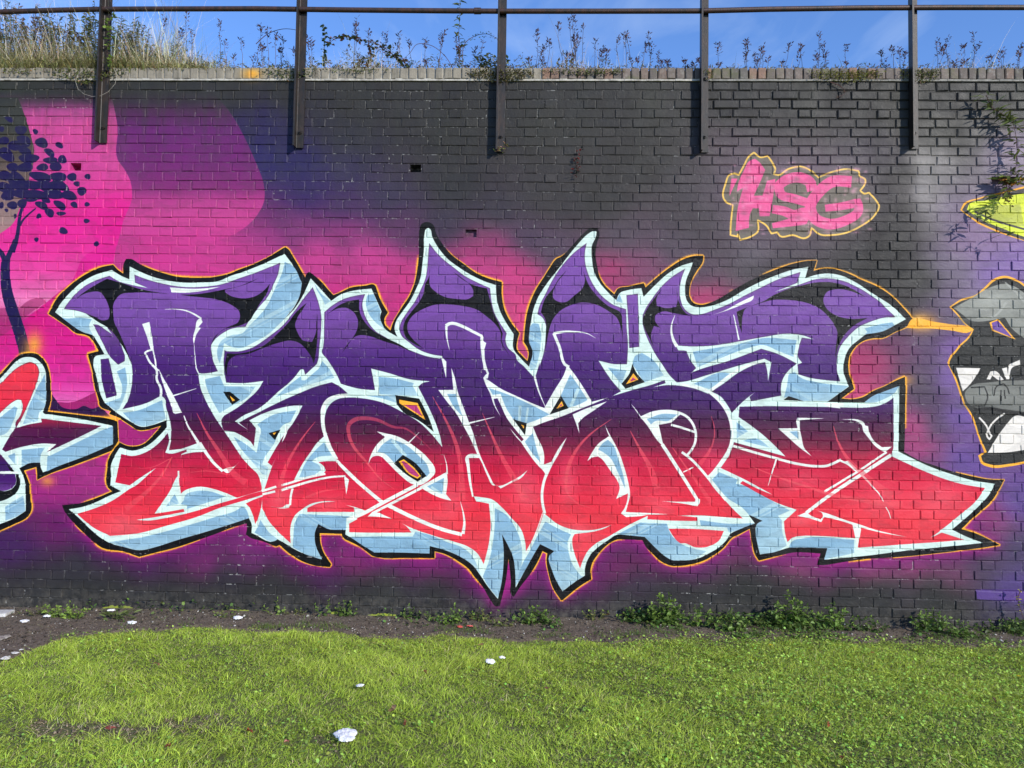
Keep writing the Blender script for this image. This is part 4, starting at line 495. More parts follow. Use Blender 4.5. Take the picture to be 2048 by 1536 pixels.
for b in bricks:
    if b in hs: continue
    r,x,w,s_=b; z=(r+.5)*CH
    if b in single:
        o=bpy.data.objects.new('brick',variants[(s_,random.randrange(7))]); o.location=(x+RN.normal(0,.001),RN.normal(0,.0013),z+wob(x,r)); o.rotation_euler=(0,RN.normal(0,.004),0); link(o,wall)
    else:
        wr=worn(x,z); d=.0050+.0048*wr+RN.normal(0,.0018+.001*wr); i=len(BV)
        V,F=brick_geo(w-.0060-.0004*wr-abs(RN.normal(0,.0014)),CH-.0056-.0010*wr-abs(RN.normal(0,.0011)),x+RN.normal(0,.0015),z+wob(x,r)+RN.normal(0,.0008),max(d,.003),min(.0042+.003*wr,max(d,.003)*.9),RN.normal(0,.0009)); BV.extend(V); BF.extend([tuple(i+q for q in f) for f in F])
rest=mesh_obj('brickwork',BV,BF,M_paint,wall); rest['kind']='stuff'
# ledge and brick-on-edge coping
LV=[];LF=[]
xs=np.arange(WX0,WX1,.06); 
for x in xs:
    i=len(LV); V,F=box_geo(x,x+.0601,-.016-abs(RN.normal(0,.002)),.3,HT+.0005,HT+.016+RN.normal(0,.0012)); LV.extend(V); LF.extend([tuple(i+q for q in f) for f in F])
kk=len([x for x in xs if x<at_wall(1400,160)[0]])*8; fk=kk//8*6
mesh_obj('mortar_bed',LV[:kk],LF[:fk],M_pale,wall); mesh_obj('mortar_bed',LV[kk:],[tuple(q-kk for q in f) for f in LF[fk:]],simple('grey_mortar',(.12,.115,.10),(.32,.30,.26),30,.9,.6,.004),wall)
xs0=at_wall(1090,150)[0]
mesh_obj('coping_mortar',*box_geo(WX0,xs0,-.006,.222,HT+.0165,HT+.103),M_pale,wall); mesh_obj('coping_mortar',*box_geo(xs0,WX1,.012,.222,HT+.0165,HT+.098),simple('dark_mortar',(.03,.028,.025),(.12,.11,.10),25,.95),wall)
cvar=[]
for k in range(6):
    j=RN.normal(0,.0018,(8,3)); V,F=brick_geo(.064,.092,0,0,.018,.005,RN.normal(0,.001),j,back=.225)
    V=np.array(V); F=F+[(11,10,9,8)]; me=bpy.data.meshes.new('coping_brick'); me.from_pydata([tuple(v) for v in V],[],F); me.update(); cvar.append(me)
x=WX0+.06
k=0
while x<WX1-.04:
    me=cvar[k%6]; o=bpy.data.objects.new('coping_brick',me.copy() if k<12 else None) if False else None
    key=('p' if x<xs0 else 'w',k%6)
    if key not in variants:
        m2=me.copy(); m2.materials.append(M_paint if x<xs0 else M_cope); variants[key]=m2
    o=bpy.data.objects.new('coping_brick',variants[key]); o.location=(x,RN.normal(0,.002),HT+.063+RN.normal(0,.0015)); o.rotation_euler=(0,RN.normal(0,.012),0); link(o,wall); x+=.0745; k+=1
# ---------------------------------------------------------------- GROUND
def lawn_edge(x):   # y of the lawn's ragged far edge, per x (metres)
    t=np.interp(x,EX,EY); return t+.03*np.sin(x*7.1)+.022*np.sin(x*17+1)+.012*np.sin(x*41)
_e=[at_ground(*p) for p in ((-150,1380),(0,1322),(60,1300),(130,1278),(230,1262),(380,1256),(600,1258),(780,1266),(900,1262),(1050,1272),(1200,1276),(1330,1276),(1450,1272),(1560,1274),(1750,1276),(1850,1284),(2048,1290),(2200,1292))]
EX=np.array([p[0] for p in _e]);EY=np.array([p[1] for p in _e])
def gz(x,y): return .012*np.sin(x*1.7+y)+.010*np.sin(y*3.1+x*.6)+.006*np.sin(x*5.3)*np.sin(y*4.1)+np.clip(y+.45,0,1)*.03
def ground_mat(name,soil):
    m,n,b,o=nodes(name); p=gpos(n)
    if soil: c=ramp(n,noise(n,p,38,8,.75),[(.28,(.045,.033,.022)),(.5,(.13,.098,.068)),(.68,(.22,.175,.125)),(.8,(.42,.37,.29))])
    else: c=ramp(n,noise(n,p,16,7,.7),[(.3,(.08,.08,.03)),(.55,(.12,.13,.04)),(.8,(.20,.16,.09))])
    n.links.new(c,b.inputs['Base Color']); b.inputs['Roughness'].default_value=.95; bump(n,b,noise(n,p,60,7,.75),.9,.02); return m
def sheet(name,x0,x1,y0,y1,nx,ny,mat,fz,kind='structure'):
    X,Y=np.meshgrid(np.linspace(x0,x1,nx),np.linspace(y0,y1,ny)); Z=fz(X,Y); i=np.arange((nx-1)*(ny-1)); a=(i//(nx-1))*nx+i%(nx-1)
    o=mesh_obj(name,np.stack([X,Y,Z],-1).reshape(-1,3),np.stack([a,a+1,a+nx+1,a+nx],1),mat,smooth=True); o['kind']=kind; return o
M_ground=ground_mat('lawn_earth',False); M_soil=ground_mat('bare_soil',True)
sheet('ground',-60,60,-60,60,90,90,simple('far_ground',(.06,.07,.03),(.10,.10,.05),3,.95),lambda X,Y:0*X-.16)
sheet('lawn_soil',-7.5,7.5,-11,-.2,150,110,M_ground,lambda X,Y:gz(X,Y)-.006)
def soilz(X,Y): 
    return gz(X,Y)+np.where(Y>lawn_edge(X)-.06,.004,-.03)+.006*np.sin(X*23)*np.sin(Y*31)
sheet('soil_strip',-6.4,6.0,-1.3,.02,500,60,M_soil,soilz)
bankz=HT+.075
sheet('bank',WX0+.02,WX1-.02,.20,7,40,20,M_ground,lambda X,Y:bankz-.02+.03*np.sin(X*2)+(Y-.2)*(-.02))
o=mesh_obj('earth_bank',*box_geo(WX0+.03,WX1-.03,.461,6.98,-.3,bankz-.19),M_ground); o['kind']='structure'
# ---------------------------------------------------------------- GRASS
M_grass=leafy('grass_blade',.45,.35,.35); M_leaf=leafy('weed_leaf',.5,.3,.4); M_dry=leafy('dry_stalk',.7,.25,.15)
def jcol(base,n,s=.22,hs_=.10):
    base=np.asarray(base,float); k=np.exp(RN.normal(0,s,(n,1))); return np.clip(base[None]*k*(1+RN.normal(0,hs_,(n,3))),.004,.9)
def blades(name,X,Y,Z,Hh,Wd,lean,ang,cols,mat,segs=2,droop=.5):
    n=len(X); t=np.linspace(0,1,segs+1); dx,dy=np.cos(ang),np.sin(ang); wx,wy=-dy,dx; V=[];
    wa=RN.uniform(0,6.283,n); wx,wy=np.cos(wa),np.sin(wa)
    for i,tt in enumerate(t):
        off=lean*Hh*(tt**1.6); z=Z+Hh*tt*(1-droop*tt*np.clip(lean,0,1)*.6); w=Wd*(1-tt**1.5)*.5
        if i<segs:
            V.append(np.stack([X+dx*off-wx*w,Y+dy*off-wy*w,z],1)); V.append(np.stack([X+dx*off+wx*w,Y+dy*off+wy*w,z],1))
        else: V.append(np.stack([X+dx*off,Y+dy*off,z],1))
    k=len(V); VV=np.stack(V,1).reshape(-1,3); b=np.arange(n)[:,None]*k; F=[]
    for i in range(segs):
        a=2*i
        if i<segs-1: F.append(b+np.array([[a,a+1,a+3]])); F.append(b+np.array([[a,a+3,a+2]]))
        else: F.append(b+np.array([[a,a+1,a+2]]))
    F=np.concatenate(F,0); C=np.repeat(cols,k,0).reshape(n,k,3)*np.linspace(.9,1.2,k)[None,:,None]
    o=mesh_obj(name,VV,F,mat,cols=C.reshape(-1,3)); return o
def lowf(X,Y,s,k=0): return np.sin(X*s+k)*np.cos(Y*s*1.3+k*2)+.6*np.sin(X*s*2.3+Y*s*1.7+k)+.4*np.sin(X*s*.6-Y*s*3.1)
def bare(X,Y):     # worn patches in the lawn (picture pixels)
    px,py=project(X,Y,0*X); g=np.exp(-(((px-120)/105)**2+((py-1456)/24)**2))+np.exp(-(((px-260)/80)**2+((py-1464)/20)**2))+np.exp(-(((px-400)/75)**2+((py-1446)/22)**2))*.9+np.exp(-(((px-655)/40)**2+((py-1486)/14)**2))*.6+np.exp(-(((px-745)/28)**2+((py-1500)/12)**2))*.5
    return np.clip(g+.25*lowf(X,Y,19),0,1)
n=520000
Y=-3.55+RN.random(n)*3.5; X=RN.uniform(-5.6,5.2,n); near=RN.random(n)
ok=(Y<lawn_edge(X)+.03*RN.normal(size=n))&(RN.random(n)>bare(X,Y)*1.05); px,_py=project(X,Y,0*X); ok&=(px>-170)&(px<2220); X,Y=X[ok],Y[ok]; n=len(X)
f=lowf(X,Y,2.1); g=lowf(X,Y,9,2); Hh=(.026+.010*np.clip(g,-1,1.5)+.006*f)*np.exp(RN.normal(0,.3,n)); Hh=np.clip(Hh,.012,.085)*np.clip((lawn_edge(X)-Y)/.25,.45,1)*.92
px,_py=project(X,Y,0*X)
clov=np.clip((px-1050)/500,0,1)*.6+.18*(lowf(X,Y,3.3,5)>.4)+.25*np.exp(-((_py-1500)/40)**2)*np.clip((700-px)/400,0,1)
isb=RN.random(n)>clov*.33
c1=np.array([.28,.43,.038]); c2=np.array([.52,.64,.09]); mixk=np.clip(.5+.18*f+.14*g+RN.normal(0,.28,n),0,1)[:,None]; cols=(c1*(1-mixk)+c2*mixk)*np.exp(RN.normal(0,.22,(n,1)))
dry=RN.random(n)<.09; cols[dry]=np.array([.52,.47,.22])*np.exp(RN.normal(0,.2,(dry.sum(),1)))
ang=lowf(X,Y,2.7,1)*1.5+RN.normal(0,1.5,n)
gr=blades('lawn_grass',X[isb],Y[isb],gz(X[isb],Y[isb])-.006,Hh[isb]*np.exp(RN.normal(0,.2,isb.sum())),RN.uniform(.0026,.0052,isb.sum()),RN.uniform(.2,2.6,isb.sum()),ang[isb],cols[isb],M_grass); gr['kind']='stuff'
# far lawn towards and behind the camera, thinner
m=60000; X2=RN.uniform(-7,7,m); Y2=RN.uniform(-10,-3.5,m); c=jcol(c1*1.2,m)
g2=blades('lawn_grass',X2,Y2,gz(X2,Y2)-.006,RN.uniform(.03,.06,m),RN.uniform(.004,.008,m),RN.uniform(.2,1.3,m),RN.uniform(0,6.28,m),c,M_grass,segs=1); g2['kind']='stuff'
def discs(name,X,Y,Z,S,cols,mat,tilt=.5):
    """little round leaves, each two folded triangles pairs"""
    n=len(X); a=RN.uniform(0,6.283,n); ta=RN.uniform(0,6.283,n); tl=RN.normal(0,tilt,n); V=[]
    nx,ny=np.cos(ta)*np.sin(tl),np.sin(ta)*np.sin(tl)
    for k in range(5):
        th=a+k*1.2566; u,v=np.cos(th)*S,np.sin(th)*S; V.append(np.stack([X+u,Y+v,Z-(nx*u+ny*v)],1))
    VV=np.stack(V,1).reshape(-1,3); b=np.arange(n)[:,None]*5; F=np.concatenate([b+np.array([[0,1,2]]),b+np.array([[0,2,3]]),b+np.array([[0,3,4]])],0)
    return mesh_obj(name,VV,F,mat,cols=np.repeat(cols,5,0))
q=~isb; Xc,Yc=X[q],Y[q]; k=len(Xc); cl=discs('clover_leaves',Xc,Yc,gz(Xc,Yc)+RN.uniform(.008,.032,k),RN.uniform(.004,.009,k),jcol((.32,.48,.075),k,.28),M_leaf,.55); cl['kind']='stuff'
WORN=1
# soil crumbs, stones and dead bits on the bare strip
def pebbles(name,X,Y,S,cols,mat,zf=soilz):
    n=len(X); base=np.array([[1,0,0],[-.5,.85,0],[-.5,-.85,0],[0,0,.8],[0.1,0,-.7]]); an=RN.uniform(0,6.28,n); V=[]
    for k in range(5):
        bx,by,bz=base[k]; sc_=RN.uniform(.6,1.3,n)*S; V.append(np.stack([X+(bx*np.cos(an)-by*np.sin(an))*sc_,Y+(bx*np.sin(an)+by*np.cos(an))*sc_,zf(X,Y)+bz*sc_*.8+S*.2],1))
    VV=np.stack(V,1).reshape(-1,3); b=np.arange(n)[:,None]*5; F=np.concatenate([b+np.array([t]) for t in ([0,1,3],[1,2,3],[2,0,3],[1,0,4],[2,1,4],[0,2,4])],0)
    o=mesh_obj(name,VV,F,mat,cols=np.repeat(cols,5,0)); o['kind']='stuff'; return o
M_stone=leafy('stone_crumb',.9,0.0,.2)
n=26000; X=RN.uniform(-6,5.6,n); Y=RN.uniform(-1.2,-.01,n); ok=Y>lawn_edge(X)-.05; X,Y=X[ok],Y[ok]; n=len(X)
cc=np.array([(.05,.04,.03),(.10,.08,.06),(.16,.13,.10),(.42,.40,.36),(.03,.025,.02)])[RN.choice(5,n,p=[.30,.29,.24,.075,.095])]*np.exp(RN.normal(0,.2,(n,1)))
pebbles('soil_crumbs',X,Y,np.exp(RN.normal(-5.35,.5,n)),cc,M_stone)
n=26000; X=RN.uniform(-4,1.5,n); Y=RN.uniform(-3.2,-1.2,n); ok=bare(X,Y)>.45+.25*RN.random(n); X,Y=X[ok],Y[ok]; n=len(X)
cc=np.array([(.10,.075,.05),(.17,.13,.09),(.24,.19,.13)])[RN.integers(0,3,n)]*np.exp(RN.normal(0,.2,(n,1)))
pebbles('worn_patch_crumbs',X,Y,np.exp(RN.normal(-4.9,.35,n)),cc,M_stone,lambda X,Y:gz(X,Y)-.004)
b_=blades('worn_patch_straw',X[::3],Y[::3],gz(X[::3],Y[::3]),RN.uniform(.015,.04,len(X[::3])),RN.uniform(.002,.004,len(X[::3])),RN.uniform(1,3,len(X[::3])),RN.uniform(0,6.28,len(X[::3])),jcol((.40,.33,.2),len(X[::3]),.3),M_dry); b_['kind']='stuff'
n=5200; X=RN.uniform(-6,5.6,n); Y=RN.uniform(-1.0,-.02,n); ok=(Y>lawn_edge(X)-.02)&(lowf(X,Y,6,1)>-.1); X,Y=X[ok],Y[ok]; n=len(X)
b_=blades('soil_litter',X,Y,soilz(X,Y),RN.uniform(.01,.035,n),RN.uniform(.002,.005,n),RN.uniform(.8,3,n),RN.uniform(0,6.28,n),jcol((.20,.17,.10),n,.4),M_dry); b_['kind']='stuff'
n=9000; X=RN.uniform(-6,5.6,n); Y=lawn_edge(X)+np.abs(RN.normal(0,.10,n)); ok=(Y<-.03)&(lowf(X,Y,5,4)>.1); X,Y=X[ok],Y[ok]; n=len(X)
b_=blades('straggling_grass',X,Y,soilz(X,Y),RN.uniform(.015,.05,n),RN.uniform(.002,.004,n),RN.uniform(.2,1.6,n),RN.uniform(0,6.28,n),jcol((.12,.19,.03),n,.3),M_grass); b_['kind']='stuff'
# ---------------------------------------------------------------- PLANTS
class Bag:
    def __init__(s): s.V=[];s.F=[];s.C=[]
    def leaf(s,p,d,Ln,Wd,col,fold=.25,curl=.2):
        d=Vector(d).normalized(); up=Vector((RN.normal()*.5,RN.normal()*.5,1)); side=d.cross(up)
        if side.length<1e-3: side=Vector((1,0,0))
        side.normalize(); nn=side.cross(d); p=Vector(p); i=len(s.V)
        s.V+= [p,p+d*Ln*.35+side*Wd*.5+nn*Wd*fold,p+d*Ln*.75+side*Wd*.32+nn*(Wd*fold*.6-Ln*curl*.4),p+d*Ln-nn*Ln*curl,p+d*Ln*.75-side*Wd*.32+nn*(Wd*fold*.6-Ln*curl*.4),p+d*Ln*.35-side*Wd*.5+nn*Wd*fold,p+d*Ln*.5-nn*Ln*curl*.15]
        s.F+=[(i,i+1,i+6),(i+1,i+2,i+6),(i+2,i+3,i+6),(i+3,i+4,i+6),(i+4,i+5,i+6),(i+5,i,i+6)]; c=np.array(col)*math.exp(RN.normal(0,.18)); s.C+=[tuple(c)]*7
    def tube(s,pts,r0,r1,col,sides=4):
        pts=[Vector(p) for p in pts]; i0=len(s.V); n=len(pts)
        for k,p in enumerate(pts):
            d=(pts[min(k+1,n-1)]-pts[max(k-1,0)]).normalized(); a=d.orthogonal().normalized(); b=d.cross(a); r=r0+(r1-r0)*k/max(1,n-1)
            for j in range(sides): t=6.2832*j/sides; s.V.append(p+a*math.cos(t)*r+b*math.sin(t)*r); s.C.append(tuple(col))
        for k in range(n-1):
            for j in range(sides): q=i0+k*sides; s.F.append((q+j,q+(j+1)%sides,q+sides+(j+1)%sides,q+sides+j))
    def build(s,name,mat,parent=None):
        if not s.V: return None
        return mesh_obj(name,[tuple(v) for v in s.V],s.F,mat,parent,cols=s.C)
def curve_pts(p0,p1,sag=0,n=7,wig=.01):
    p0,p1=Vector(p0),Vector(p1); out=[]
    for i in range(n+1):
        t=i/n; q=p0.lerp(p1,t); q.z+=sag*4*t*(1-t); 
        if 0<i<n: q+=Vector((RN.normal(),RN.normal(),RN.normal()))*wig
        out.append(q)
    return out
def rdir(up=.3): 
    a=RN.uniform(0,6.283); return Vector((math.cos(a),math.sin(a),RN.normal(up,.35)))
GREEN=(.13,.21,.04);BRIGHT=(.22,.32,.06);DARKG=(.08,.13,.03);BROWN=(.12,.075,.045);OLIVE=(.17,.18,.055)
def weed(name,px,py,h,w,label,cat='weed',n=6,lf=(.03,.022),col=GREEN,depth=None,narrow=False,group='weeds at the foot of the wall'):
    x,y,z=at_ground(px,py); y=min(y,-.05) if depth is None else depth; z=float(soilz(np.array([x]),np.array([y]))[0]) if py>1100 else z
    hm=h*.0038; wm=w*.0046; o=empty(name,(x,y,z)); tag(o,label,cat,group); S=Bag(); Lf=Bag()
    for k in range(n):
        fx=(k/(max(1,n-1))-.5) if n>1 else 0
        tip=Vector((fx*wm+RN.normal(0,.008),RN.normal(0,.25)*min(wm,.12),hm*(1-abs(fx)*.9)*RN.uniform(.6,1.05))); base=Vector((tip.x*.45,tip.y*.5,-.005)); P=curve_pts(base,tip,0,5,.006); S=Bag(); S.tube(P,.0030,.0014,(.12,.15,.05)); S.build('stem',M_leaf,o)
        ln=max(.02,(tip-base).length); m=max(5,int(ln/ (.011 if not narrow else .009)))
        for i in range(m):
            t=(i+.6)/m; q=P[0].lerp(P[-1],t); j=min(int(t*5),4); q=P[j].lerp(P[j+1],t*5-j); sz=RN.uniform(.7,1.25)*(1-.35*t)
            c=col if RN.random()>.12 else BRIGHT
            Lf.leaf(q,rdir(.25),lf[0]*sz*1.6,lf[1]*sz*1.7,np.array(c)*1.0)
        Lf.leaf(P[-1],(0,-.2,1),lf[0]*.8,lf[1]*.8,BRIGHT)
    q=Lf.build('foliage',M_leaf,o); q['kind']='stuff'; return o
W_=[('nettle',562,1222,32,40,'small bright sprig of weed below the left shark-fin tip of the lettering',3,(.030,.016),BRIGHT),
('nettle',660,1222,62,22,'tall narrow upright weed against the grey foot of the wall',2,(.022,.018),GREEN),
('nettle',702,1222,34,36,'round leafy weed just right of the tall narrow one',6,(.024,.017),GREEN),
('weed_clump',824,1228,34,34,'dark clump of weed by the lime paint scrap',5,(.024,.018),DARKG),
('weed_clump',905,1244,42,42,'leafy weed below the downward point of the letter',6,(.028,.020),GREEN),
('weed_clump',868,1240,22,26,'low weed between two taller clumps left of the black point',4,(.022,.016),GREEN),
('weed_clump',958,1240,30,34,'small weed beside the pale scrap under the black point',5,(.024,.018),OLIVE),
('weed_clump',1066,1248,40,62,'pale green bushy weed right of the black pointed tip',9,(.028,.022),GREEN),
('weed_clump',1190,1244,26,44,'sparse low weed with reddish leaves on the soil',5,(.022,.018),OLIVE),
('nettle',1328,1256,70,60,'tallest broad leafed nettle with its shadow on the grey paint',10,(.036,.028),GREEN),
('nettle',1275,1250,34,70,'shaded low nettle left of the tallest nettle',8,(.026,.02),DARKG),
('weed_clump',1400,1258,46,66,'mid height weed clump right of the tallest nettle',10,(.028,.022),GREEN),
('weed_clump',1462,1266,44,60,'leafy clump at the start of the long weed bank',9,(.03,.022),GREEN),
('nettle',1585,1262,74,78,'tall dark nettle clump in the long weed bank',13,(.034,.026),GREEN),
('weed_clump',1540,1258,26,50,'low yellowish weed left of the dark nettle clump',6,(.022,.018),OLIVE),
('weed_clump',1672,1262,54,70,'upright bright tipped clump right of the dark nettle clump',11,(.032,.022),GREEN),
('weed_clump',1740,1264,30,60,'low clump at the right end of the long weed bank',8,(.026,.02),DARKG),
('weed_clump',1862,1266,44,70,'dense leafy clump under the right tip of the lettering',12,(.028,.022),GREEN),
('weed_clump',1925,1276,34,60,'sloping clump running down to the lawn edge',9,(.026,.02),GREEN),
('weed_clump',2005,1270,28,80,'dark low weeds at the far right foot of the wall',10,(.026,.02),DARKG),
('weed_clump',130,1238,36,86,'bushy green weed with litter in it at the left end',13,(.024,.018),BRIGHT),
('weed_clump',85,1232,18,40,'short weed at the edge of the pale slab',5,(.022,.016),OLIVE),
('weed_clump',446,1238,14,40,'flat brownish weed beside the white tissue',5,(.018,.013),OLIVE),
('weed_clump',600,1226,18,40,'thin low weed between two sprigs on the dark soil',5,(.018,.012),OLIVE),
('weed_clump',1000,1252,20,40,'scruffy weed beside the red plastic scrap',5,(.022,.016),OLIVE),
('weed_clump',1500,1278,22,70,'leafy fringe where the lawn meets the weeds',8,(.024,.02),GREEN),
('weed_clump',1640,1280,22,90,'leafy fringe below the tall weed bank',9,(.026,.022),GREEN)]
for nm,x,y,h,w,lab,n,lf,c in W_: weed(nm,x,y,h,w,lab,n=n,lf=lf,col=c)
px=np.concatenate([RN.uniform(1080,2130,6200),RN.uniform(60,1080,450)]); n=len(px); off=np.abs(RN.normal(0,.09,n))
X=np.array([at_wall(a,1240)[0] for a in px]); Y=-.03-off*1.6; ok=(lowf(X,Y,2.6,3)>-.05)&(Y>-.6); X,Y=X[ok],Y[ok]; n=len(X)
q=discs('low_weed_cover',X,Y,soilz(X,Y)+RN.uniform(.005,.085,n)*np.clip(1.2-off[ok]*5,.2,1),RN.uniform(.006,.014,n),jcol((.11,.18,.04),n,.35),M_leaf,.9); q['kind']='stuff'
# strap-leaved plant at the left
x,y,z=at_ground(232,1240); o=empty('strap_leaf_plant',(x,y,.01)); tag(o,'plant with long arching strap leaves lying on the bare soil','plant'); B=Bag()
for k in range(13):
    a=R(-160+k*26); d=Vector((math.cos(a),math.sin(a)*.5,RN.uniform(.1,.5))); Ln=RN.uniform(.12,.2)
    for t in range(5): B.leaf(d*Ln*t*.2+Vector((0,0,.02*math.sin(t))),d,Ln*.35,.018,(.13,.17,.05),.1,.1)
q=B.build('foliage',M_leaf,o); q['kind']='stuff'
# ---- wall-top vegetation, standing on the bank behind the coping
TOPZ=HT+.09
def top_at(px,py,Y=.16): return at_wall(px,py,Y)
seed=(.135,.075,.075); posts_px=[208,600,1003,1410,1829]
ord_=['first','second','third','fourth','fifth','sixth','seventh','eighth','ninth','tenth','eleventh','twelfth','thirteenth','fourteenth','fifteenth','sixteenth','seventeenth','eighteenth','nineteenth','twentieth','twenty-first','twenty-second']
gapn=['left of the first post','between the first and second posts','between the second and third posts','between the third and fourth posts','between the fourth and fifth posts','right of the fifth post']
ST=[(12,60),(28,52),(45,40),(62,66),(80,30),(98,60),(118,46),(140,52),(160,70),(182,62),(292,28),(310,38),(345,55),(366,26),(395,58),(440,52),(452,88),(484,76),(505,86),(525,66),(540,40),(566,78),(616,70),(628,92),(706,34),(748,70),(779,62),(808,74),(832,84),(846,80),(872,66),(909,84),(932,90),(952,98),(1068,98),(1077,60),(1092,92),(1128,44),(1147,30),(1161,50),(1190,88),(1208,92),(1235,74),(1268,70),(1303,60),(1328,110),(1338,118),(1358,122),(1436,94),(1484,92),(1496,84),(1510,82),(1528,108),(1566,94),(1605,92),(1638,72),(1662,82),(1689,106),(1764,108),(1790,90),(1806,90),(1876,72),(1898,72),(1912,92),(1932,74),(1950,76),(2010,86),(2030,100),(1148,45),(1125,98),(1268,112),(1400,120)]
for px,ty in list(ST):
    if px>470 and len(ST)<150: ST.append((px+RN.normal(0,11),min(132,ty+RN.uniform(8,44))))
ST=sorted(ST); cnt={}
ord_=ord_[:20]+['twenty-'+q for q in ord_[:9]]+['thirtieth']+['thirty-'+q for q in ord_[:9]]+['fortieth']
for px,ty in ST:
    g_=sum(px>p for p in posts_px); cnt[g_]=cnt.get(g_,0)+1
    Yd=RN.uniform(.1,.26); x,_,_z=at_wall(px,140,Yd); ty=ty+RN.normal(0,7); xt,_,zt=at_wall(px+RN.normal(0,9),ty,Yd); z0=TOPZ-.03
    o=empty('seedhead_stalk',(x,Yd,z0)); tag(o,'%s dry seedhead stalk %s'%(ord_[min(cnt[g_]-1,39)],gapn[g_]),'dried plant','dry seedhead stalks along the wall top')
    S=Bag(); H=Bag(); tip=Vector((xt-x,RN.normal(0,.02),zt-z0)); P=curve_pts((0,0,0),tip,0,5,.007); S.tube(P,.0030,.0015,(.22,.16,.14),3)
    for k in range(int(RN.integers(18,34))):
        t=1-abs(RN.normal(0,.16)); q=P[-1].lerp(P[-3],(1-t)*2); d=rdir(1.0); Ln=RN.uniform(.014,.032); H.leaf(q+d.normalized()*RN.uniform(0,.026),d,Ln,.010,seed if RN.random()>.25 else (.07,.045,.06),.3,.1)
    if RN.random()>.4:
        for k in range(5): q=P[2].lerp(P[4],RN.random()); H.leaf(q,rdir(.4),.03,.005,(.13,.10,.07))
    S.build('stem',M_dry,o); q=H.build('seedhead',M_dry,o); q['kind']='stuff'
# pale dry grass and green turf on top (uncountable)
n=22000; px=np.concatenate([RN.uniform(-60,460,11000),RN.uniform(460,2120,11000)]); den=np.interp(px,[0,250,330,440,500,640,740,800,1000,1100,1200,1500,1860,1930,2048],[1,.8,1,.5,.35,.6,.9,.4,.3,.6,.35,.3,.6,.4,.4]); ok=RN.random(n)<den; px=px[ok]; n=len(px)
Yt=RN.uniform(.09,.5,n); X=np.array([at_wall(a,140,b)[0] for a,b in zip(px,Yt)]); hh=np.interp(px,[0,250,330,400,460,640,740,830,1050,1150,1300,1850,1930,2048],[.40,.34,.42,.26,.12,.14,.28,.14,.12,.26,.12,.10,.22,.10])*np.exp(RN.normal(-.35,.35,n))
tcol=jcol((.62,.52,.36),n,.3); gsel=RN.random(n)<np.interp(px,[0,460,700],[.35,.25,.12]); tcol[gsel]=jcol((.14,.16,.05),int(gsel.sum()),.3)
b_=blades('dry_grass',X,Yt,np.full(n,TOPZ-.03),hh*1.15*np.exp(RN.normal(0,.3,n)),RN.uniform(.0025,.005,n),RN.uniform(.02,.8,n),RN.uniform(0,6.28,n),tcol,M_dry,3,.3); b_['kind']='stuff'
n=22000; px=np.concatenate([RN.uniform(-80,480,15000),RN.uniform(480,2140,7000)]); den=np.interp(px,[0,300,470,520,700,900,1050,1110,1400,1640,1760,2048],[1,1,.6,.4,.6,.55,1,.45,.16,.22,.2,.25]); ok=RN.random(n)<den; px=px[ok]; n=len(px); Yt=RN.uniform(-.01,.3,n); X=np.array([at_wall(a,140,b)[0] for a,b in zip(px,Yt)])
b_=blades('wall_top_turf',X,Yt,np.full(n,TOPZ-.02),np.interp(px,[0,200,400,500,2048],[.16,.17,.10,.045,.035])*np.exp(RN.normal(-.2,.4,n)),RN.uniform(.004,.008,n),RN.uniform(.1,1.3,n),RN.uniform(0,6.28,n),jcol((.24,.22,.085),n,.45),M_grass); b_['kind']='stuff'
def cloud(name,px0,px1,n,hpx,lf,cols,p=1.0,y0=.08,y1=.4):
    B=Bag(); m=0
    while m<n:
        px=RN.uniform(px0,px1); hh_=hpx(px)
        if RN.random()>hh_/150+.1: continue
        cl_=.55+.45*math.sin(px*.11)*math.sin(px*.037+1); py=142-hh_*(RN.random()**p)*cl_; Yd=RN.uniform(y0,y1); q=at_wall(px+RN.normal(0,2),py,Yd); c=cols[int(RN.integers(len(cols)))]; B.leaf(q,rdir(.6),lf[0]*RN.uniform(.5,1.4),lf[1]*RN.uniform(.6,1.3),c,.2,.2); m+=1
    o=B.build(name,M_leaf); o['kind']='stuff'
cloud('wall_top_tangle',-90,470,7000,lambda p:np.interp(p,[-90,60,200,240,330,400,470],[140,130,118,110,88,60,22]),(.036,.008),[(.20,.19,.09),(.26,.21,.13),(.15,.17,.06),(.30,.22,.16),(.12,.14,.06)],1.5)
cloud('wall_top_tangle',470,2130,3800,lambda p:np.interp(p,[470,600,720,760,830,900,1000,1080,1130,1250,1600,1900,2130],[26,34,60,58,40,30,46,26,38,18,12,22,16]),(.028,.009),[(.20,.18,.09),(.24,.19,.13),(.13,.16,.06),(.26,.17,.12)],1.3)
